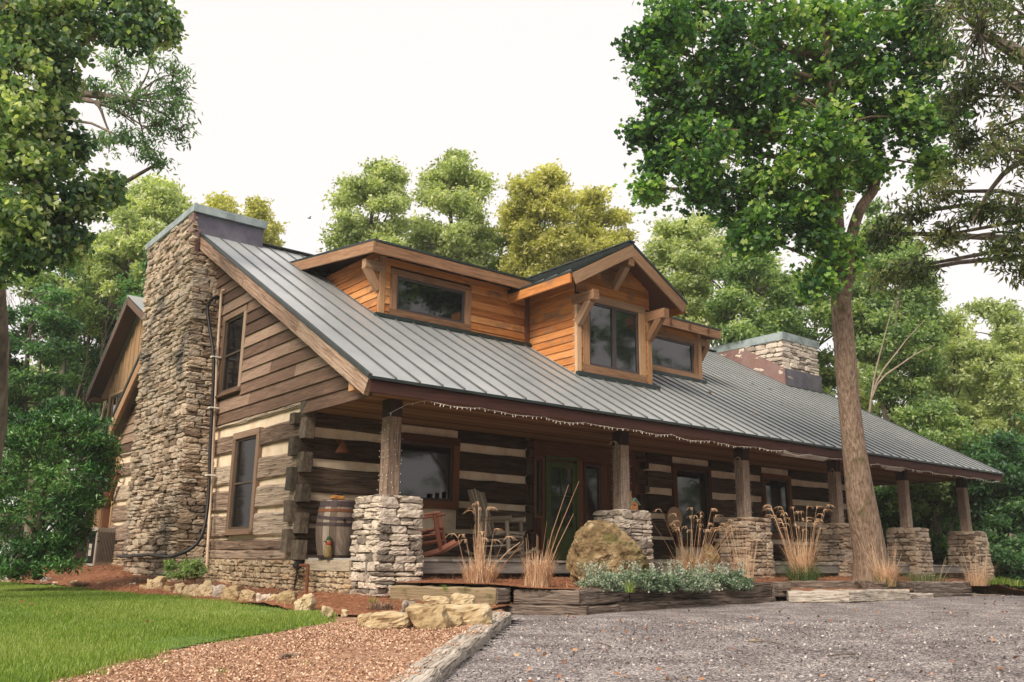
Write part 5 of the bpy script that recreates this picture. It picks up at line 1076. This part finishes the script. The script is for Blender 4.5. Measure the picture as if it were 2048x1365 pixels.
# the big maple-like tree that leans over the porch
D0 = 18.6
trunk = smooth([at(1750, 1175, D0), at(1737, 1090, D0), at(1722, 1000, D0), at(1706, 880, D0), at(1696, 780, D0), at(1688, 680, D0), at(1680, 580, D0), at(1672, 480, D0), at(1667, 380, D0), at(1664, 260, D0), at(1655, 120, D0), at(1640, -60, D0)], 3)
tr_ = [.56, .42, .35, .33, .32, .31, .295, .27, .25, .235, .225, .22, .215, .222, .217, .213, .21, .205, .2, .195, .19, .19, .18, .17, .16, .15, .14, .13, .12, .11, .1, .09, .08, .07]
def fork(tb):
    tb.tube(smooth([at(1688, 600, D0), at(1694, 540, D0-.1), at(1704, 470, D0), at(1722, 415, D0), at(1752, 365, D0+.2), at(1748, 250, D0+.5), at(1697, 145, D0+.5), at(1630, 0, D0+.4)]), [.15-.0035*k for k in range(29)], 8, cap=False)
    tb.tube(smooth([at(1697, 145, D0+.5), at(1640, 118, D0+.2), at(1555, 100, D0), at(1480, 130, D0)]), [.09-.005*k for k in range(13)], 6, cap=False)
mc = cl([(1330, 40, 18, 62), (1400, 20, 19, 75), (1310, 160, 17.8, 55), (1390, 130, 18.5, 75), (1470, 70, 18, 85), (1560, 40, 18.4, 90), (1650, 30, 19, 90), (1740, 40, 18.5, 80), (1820, 30, 18.8, 60),
  (1360, 230, 18, 62), (1440, 200, 18.8, 80), (1520, 170, 17.6, 80), (1610, 160, 19, 85), (1700, 150, 18.4, 80), (1790, 140, 18.8, 70), (1325, 310, 18, 42), (1400, 300, 17.6, 70), (1480, 290, 18.6, 75), (1560, 270, 18, 80), (1650, 280, 17.8, 75), (1740, 260, 18.8, 75), (1820, 240, 18.2, 60),
  (1410, 375, 17.6, 55), (1480, 390, 18.4, 60), (1560, 370, 17.8, 70), (1640, 380, 18.6, 60), (1720, 340, 18.8, 48), (1520, 455, 17.6, 55, 45), (1600, 450, 18, 55), (1655, 480, 18.2, 45), (1500, 480, 17.4, 25), (1640, 560, 18, 36, 45), (1700, 520, 18.6, 26, 40), (1870, 110, 19, 55), (1880, 230, 19.3, 42), (1850, 330, 19, 34), (1290, 90, 18, 30), (1290, 260, 18, 26), (1300, 380, 17.8, 20)])
tree('leaning_maple', 'large broadleaf tree leaning left over the porch roof with bright green lobed leaves', 'tree', trunk, tr_[:len(trunk)], mc, lambda r: int(8+r[0]*23), 50, .33, .112, 'maple', 'lf_maple', 'bark', twigs=.35, flat=.7, droop=.4, nseg=14, extra=fork, rpow=.5)
# overhanging oak-like boughs at the right edge (trunk stands outside the frame)
ok = cl([(1960, 60, 13, 110), (2060, 40, 13.5, 110), (1900, 20, 14, 70), (1930, 180, 13.4, 75), (2020, 170, 13, 90), (2100, 180, 13.6, 90), (1990, 290, 13, 60), (2070, 300, 13.4, 70), (1930, 290, 14, 45), (1880, 380, 14, 50, 40), (1820, 430, 14.4, 55, 35), (1760, 470, 14.6, 45, 25), (1890, 470, 14.2, 40, 35), (1830, 530, 14.5, 40, 28), (1770, 560, 14.8, 35, 25), (2030, 420, 13, 50), (2080, 460, 13.4, 50), (2010, 500, 13.2, 45, 35), (2060, 540, 13.4, 30, 30), (1960, 420, 13.6, 40, 25)])
tk = [at(2420, 1400, 14), at(2400, 900, 14), at(2350, 500, 14), at(2200, 200, 13.6), at(2060, 120, 13.4), at(1950, 60, 13.4)]
def okx(tb):
    tb.tube(smooth([at(2250, 260, 13.6), at(2048, 322, 13.4), at(1985, 375, 13.4), at(1958, 420, 13.4), at(1942, 452, 13.4)]), [.06-.003*k for k in range(17)], 6)
    tb.tube(smooth([at(2350, 600, 14), at(2060, 470, 14), at(1890, 490, 14.5), at(1790, 540, 14.8)]), [.03-.002*k for k in range(13)], 6)
tree('overhanging_oak', 'boughs with narrow dark leaves hanging in from the top right edge', 'tree', tk, [.32, .28, .24, .18, .12, .06], ok, lambda r: int(10+r[0]*36), 24, .22, .12, 'narrow', 'lf_oak', twigs=.7, droop=.8, extra=okx, rpow=.5)
# linden at the left edge
ln = cl([(40, 30, 12, 80), (130, 20, 12.4, 80), (220, 10, 12.8, 70), (300, 30, 13, 50), (250, 70, 12.6, 45), (330, 60, 13, 22), (30, 130, 11.8, 80), (100, 110, 12.2, 60), (20, 230, 11.6, 75), (80, 220, 12, 55), (120, 175, 12.5, 35), (20, 330, 11.6, 75), (90, 320, 12, 60), (140, 290, 12.3, 35), (30, 430, 11.6, 70), (110, 420, 12, 60), (175, 400, 12.3, 40), (60, 500, 11.8, 60, 40), (140, 480, 12.2, 45, 38), (215, 375, 12.6, 28), (-30, 520, 11.8, 60)])
tk = [at(-90, 1330, 13.6), at(-60, 1080, 13.4), at(-16, 850, 13.2), at(-12, 690, 13), at(-22, 540, 12.6), at(-20, 250, 12.2), at(10, 60, 12.2), at(40, -150, 12.2)]
def lnx(tb): tb.tube(smooth([at(-22, 560, 12.6), at(20, 500, 12.1), at(60, 400, 11.8), at(70, 360, 11.7), at(95, 430, 11.6)]), [.035-.001*k for k in range(17)], 6); tb.tube(smooth([at(-30, 330, 12.3), at(60, 250, 12.2), at(150, 100, 12.4), at(260, 40, 12.8)]), [.09-.005*k for k in range(13)], 6)
tree('linden_tree', 'tall dark leaved linden hanging down the left edge of the picture', 'tree', tk, [.3, .26, .2, .2, .19, .18, .15, .1], ln, lambda r: int(14+r[0]*58), 34, .2, .076, 'round', 'lf_linden', 'bark2', twigs=.3, droop=1.0, extra=lnx)
# ash behind it with thin arching boughs
an = cl([(230, 130, 17, 55), (300, 120, 17.2, 50), (345, 150, 17.4, 35), (290, 190, 17, 45), (345, 210, 17.4, 36), (250, 210, 17.2, 35), (310, 250, 17.2, 45), (360, 260, 17.4, 22), (240, 270, 17, 35, 25), (200, 280, 17.4, 30, 22), (290, 300, 17, 40, 26), (320, 325, 17.2, 18, 16), (200, 190, 17.4, 36), (355, 190, 17.6, 24)])
tk = [at(-150, 1300, 18), at(-120, 900, 18), at(-80, 500, 18), at(20, 280, 17.6), at(150, 185, 17.3), at(260, 200, 17.2)]
def anx(tb):
    for (x1, y1) in ((330, 210), (310, 270), (230, 300), (270, 250)): tb.tube(smooth([at(130, 190, 17.4), at(190, 205, 17.2), at((190+x1)/2, (205+y1)/2-8, 17.1), at(x1, y1, 17.2)]), [.05-.0035*k for k in range(13)], 5, cap=False)
tree('ash_tree', 'feathery leaved bough reaching right from behind the linden at the upper left', 'tree', tk, [.3, .26, .2, .13, .09, .05], an, lambda r: int(4+r[0]*22), 26, .22, .12, 'narrow', 'lf_ash', twigs=.8, droop=.7, extra=anx, rpow=.6)
# evergreen bush at the left
mg = cl([(120, 815, 16.9, 35, 14), (170, 850, 16.7, 55, 16), (80, 845, 16.7, 50, 16), (195, 885, 16.5, 30, 12), (20, 880, 16.3, 50, 20), (205, 935, 16.6, 22, 10), (170, 1000, 16.4, 32, 14), (-20, 1000, 16.2, 50, 30), (30, 1140, 16.0, 55, 16), (110, 1130, 16.1, 55, 14), (120, 1085, 16.2, 42, 18), (120, 860, 16.8, 60, 45), (60, 900, 16.4, 70, 50), (180, 900, 16.8, 50, 38), (10, 950, 16.4, 70, 55), (100, 960, 16.2, 70, 55), (180, 960, 16.5, 45, 38), (40, 1030, 16.2, 75, 50), (120, 1040, 16.2, 65, 45), (150, 1030, 16.6, 35, 28), (60, 1100, 16.2, 70, 36), (20, 1120, 16.2, 50, 28), (120, 1095, 16.4, 40, 22), (215, 910, 16.8, 20, 12), (160, 1060, 16.8, 18, 14)])
tree('evergreen_bush', 'big glossy dark green evergreen bush at the left corner of the house', 'bush', [at(75, 1158, 16.6), at(80, 1080, 16.6), at(90, 950, 16.6), at(100, 850, 16.7)], [.09, .07, .05, .02], mg, lambda r: int(10+r[0]*34), 44, .2, .095, 'narrow', 'lf_mag', twigs=.4, droop=-.4, up=.3)
# woods behind: each tree its own crown
def wood_tree(px, D, x0, x1, yt, yb, lm, label, n=26, dens=1.0, sz=.2, name='woodland_tree', group='woodland trees behind the house', shape='oval', tilt=0):
    cx, cy, rx, ry = (x0+x1)/2, (yt+yb)/2, (x1-x0)/2, (yb-yt)/2; cs_ = []
    for i in range(int(n*1.55)):
        while True:
            a, b, c = rnd.uniform(-1, 1), rnd.uniform(-1, 1), rnd.uniform(-1, 1)
            if .25 < a*a+b*b+c*c < 1: break
        r = min(rx, ry)*rnd.uniform(.15, .32); cs_.append((cx+a*(rx-r*.8), cy+b*(ry-r*.8), D+c*rx*D/1774*.8, r, r*.52))
    base = np.array(at(px, 1140, D)); base[2] = float(h_soil(base[0], base[1]))-.1
    y1_ = max(1000, yt+30); tk = smooth([base, at(px+rnd.uniform(-5, 5), y1_, D), at((px+cx)/2+rnd.uniform(-10, 10), (1000+yb)/2 if yb < 950 else max(950, yt+20), D), at(cx+tilt+rnd.uniform(-.2, .2)*rx, cy+ry*.3, D), at(cx+rnd.uniform(-.2, .2)*rx, yt+ry*.35, D)], 2)
    r0 = .09+.0012*rx*D/30; sc_ = D/34
    return tree(name, label, 'tree', tk, list(np.linspace(r0, .04, len(tk))), cl(cs_), lambda r: max(5, int(dens*(6+r[0]*18/sc_))), int(42*dens), .4*sc_, sz*.82*sc_, shape, lm, 'bark2', group, twigs=.3, rpow=.85, nseg=7)
wood_tree(730, 34, 645, 845, 300, 590, 'lf_mid', 'rounded pale green tree, leftmost of those rising above the long dormer', 38, 1)
wood_tree(890, 36, 805, 1000, 286, 600, 'lf_mid', 'tallest pale green tree rising above the middle of the long dormer', 42, 1)
wood_tree(1010, 38, 915, 1110, 400, 640, 'lf_green', 'low grey green tree between the tallest pale one and the yellowish one', 22)
wood_tree(1085, 35, 985, 1180, 305, 610, 'lf_yel', 'yellowish tree with a rounded top left of the gabled dormer peak', 38, 1)
wood_tree(1195, 36, 1095, 1285, 372, 640, 'lf_yel', 'lower yellow green tree behind the gabled dormer peak', 34, 1)
wood_tree(1340, 34, 1255, 1450, 420, 740, 'lf_mid', 'pale green tree just right of the gabled dormer', 28)
wood_tree(1420, 42, 1330, 1560, 400, 700, 'lf_mid', 'far pale tree showing under the maple crown', 24)
wood_tree(1500, 33, 1400, 1620, 470, 800, 'lf_green', 'mid green tree behind the right dormer window', 30)
wood_tree(1600, 35, 1520, 1720, 480, 820, 'lf_green', 'mid green tree behind the right chimney', 28)
wood_tree(1770, 35, 1650, 1890, 390, 760, 'lf_green', 'broad green crown showing between the leaning tree and the oak boughs', 36, 1.1)
wood_tree(1960, 40, 1880, 2080, 590, 820, 'lf_mid', 'pale far crown under the right hand sky gap', 26)
wood_tree(1790, 32, 1700, 1900, 500, 860, 'lf_green', 'green tree with gaps right of the leaning trunk', 26, .85)
wood_tree(1740, 40, 1680, 1830, 640, 1000, 'lf_mid', 'pale sparse tree glimpsed right beside the leaning trunk', 18, .8)
wood_tree(1890, 37, 1800, 2000, 600, 950, 'lf_mid', 'pale green tree above the right end of the roof', 30)
wood_tree(2000, 36, 1920, 2110, 660, 1010, 'lf_mid', 'rounded pale green tree at the right edge below the sky gap', 30)
wood_tree(1870, 30, 1760, 1960, 770, 1060, 'lf_green', 'mid green tree whose crown touches the roof end', 30)
wood_tree(1990, 29, 1900, 2110, 840, 1130, 'lf_dark', 'dark green tree at the right edge behind the last pier', 34, 1.1)
wood_tree(1800, 31, 1720, 1900, 940, 1160, 'lf_dark', 'dark green tree seen through the porch between the last posts', 30)
wood_tree(1900, 34, 1830, 2000, 960, 1170, 'lf_dark', 'dark bushy tree behind the last stone pier', 26)
wood_tree(1700, 36, 1640, 1790, 930, 1150, 'lf_green', 'green tree seen through the porch right of the leaning trunk', 18)
for i, (px, D, w) in enumerate(((1960, 27, 60), (2030, 26, 70), (1860, 30, 60), (1780, 30, 60), (2090, 28, 60))):
    wood_tree(px, D, px-w, px+w, 1060, 1196, 'lf_dark', 'dark understory shrub below the right hand woods, %s one from the right' % ('third', 'second', 'fourth', 'fifth', 'first')[i], 16, 1.1, name='shrub', group='understory shrubs at the right')
# far backdrop of the woods
for i, (x0, x1, yt) in enumerate(((1250, 1480, 640), (1420, 1660, 660), (1600, 1830, 720), (1770, 2000, 700), (1930, 2160, 760), (-60, 160, 700), (120, 330, 720))):
    wood_tree((x0+x1)/2, 50+i % 3*4, x0, x1, yt, 1165, 'lf_green' if i % 2 else 'lf_dark', 'distant tree low %s, %s from the left' % (('behind the right half of the long roof', ordw[i]) if i < 5 else ('left of the house', ordw[i-5])), 30, .9, sz=.3)
# left woods
wood_tree(300, 34, 205, 400, 325, 640, 'lf_mid', 'pale green tree above the top of the tall stone chimney', 34)
wood_tree(420, 40, 345, 500, 375, 600, 'lf_yel', 'yellowish far tree right behind the tall chimney cap', 22)
wood_tree(515, 42, 470, 562, 385, 600, 'lf_yel', 'thin yellow tree top poking up right of the tall chimney cap', 14)
wood_tree(330, 30, 225, 420, 480, 800, 'lf_dark', 'mid green tree directly behind the tall stone chimney', 30)
wood_tree(160, 36, 60, 300, 470, 860, 'lf_dark', 'dark green tree behind the bare branches left of the chimney', 36, .9)
wood_tree(60, 27, -60, 180, 520, 960, 'lf_dark', 'dark woodland tree at the left edge behind the bush', 34, .9)
wood_tree(240, 34, 180, 320, 600, 900, 'lf_dark', 'dark tree beside the rear wing gable', 26, .85)
wood_tree(250, 31, 180, 330, 400, 640, 'lf_mid', 'pale green crown between the linden and the tall chimney', 24)
wood_tree(120, 33, 10, 230, 420, 700, 'lf_green', 'mid green tree seen between linden and chimney', 22, .7)
wood_tree(150, 24, 60, 250, 840, 1060, 'lf_dark', 'dark tree low behind the evergreen bush', 18, .7)
# bare branching tree
t = thing('bare_tree', tuple(at(150, 1130, 32)), 'leafless pale tree with many fine upright twigs left of the tall chimney', 'tree'); m = MB()
def grow(m, p, d, L_, r, lev):
    q = p+d*L_; k = (p+q)/2+Vector((rnd.uniform(-1, 1), rnd.uniform(-1, 1), rnd.uniform(-.3, 1)))*L_*.06; m.tube([p, k, q], [r, r*.85, r*.68], 5, cap=False)
    if lev == 0: return
    for i in range(rnd.choice([2, 3, 3])):
        d2 = (d+Vector((rnd.uniform(-.42, .42), rnd.uniform(-.42, .42), rnd.uniform(0, .5)))).normalized(); grow(m, p.lerp(q, rnd.uniform(.6, 1)), d2, L_*rnd.uniform(.62, .8), r*.6, lev-1)
for (px, dx) in ((110, -.12), (150, .0), (185, .1), (215, .12)): grow(m, Vector(at(px, 1130, 32)), Vector((dx*.78, dx*-.6, 1)).normalized(), 4.4, .075, 7)
m.build('branches', M['twig'], t)
t = thing('bare_tree', tuple(at(1740, 1100, 30)), 'thin pale branching stem in the gap right of the leaning trunk', 'tree'); m = MB()
for (x1, y1) in ((1790, 600), (1850, 640), (1870, 690)): m.tube(smooth([at(1725, 1050, 30), at(1742, 800, 30), at((1745+x1)/2, (760+y1)/2, 29.8), at(x1, y1, 29.6)]), [.055-.0038*k for k in range(13)], 5)
m.build('branches', M['twig'], t)
# trees across the lot, behind the viewer: what the windows and the roof mirror
for i, (x, y) in enumerate([(-46, -10), (-48, 1), (-46, 12), (-49, 23), (-46, 34), (-44, -22), (-47, 45), (-34, -40), (-22, -43), (-10, -41), (2, -43), (14, -41), (26, -43), (38, -41), (50, -40), (62, -40), (74, -36)]):
    h_ = rnd.uniform(20, 24); cs_ = []
    for k in range(40):
        a, b, c = rnd.uniform(-1, 1), rnd.uniform(-1, 1), rnd.uniform(-1, 1); cs_.append(((x+a*5, y+b*4, h_*.5+c*h_*.48), np.array([2.2, 2.2, 2.0])*rnd.uniform(.8, 1.3)))
    tree('roadside_tree', 'tree across the gravel lot opposite the house, %s in the row' % ordw[i], 'tree', [(x, y, -1), (x, y, h_*.4), (x+.3, y, h_*.85)], [.3, .22, .08], cs_, 9, 26, .9, .55, 'oval', 'lf_dark', 'bark2', 'trees across the gravel lot', twigs=0, nseg=6)
# ---------------------------------------------------------------- the evening haze between the house and the woods
hm = bpy.data.materials.new('haze'); hm.use_nodes = True; hn = hm.node_tree; hn.nodes.clear()
ho = hn.nodes.new('ShaderNodeOutputMaterial'); hv = hn.nodes.new('ShaderNodeVolumePrincipled'); hv.inputs['Density'].default_value = .0009; hv.inputs['Color'].default_value = (.99, .98, .97, 1); hv.inputs['Anisotropy'].default_value = .2
hn.links.new(hv.outputs[0], ho.inputs['Volume'])
hz = MB(); hz.add([(x, y, z) for x in (-165, 225) for y in (-125, 265) for z in (-4.5, 30)], [[0, 1, 3, 2], [4, 6, 7, 5], [0, 4, 5, 1], [2, 3, 7, 6], [0, 2, 6, 4], [1, 5, 7, 3]])
tag(hz.build('haze', hm, None), 'thin pale evening haze softening the trees behind the house', 'haze', kind='stuff')
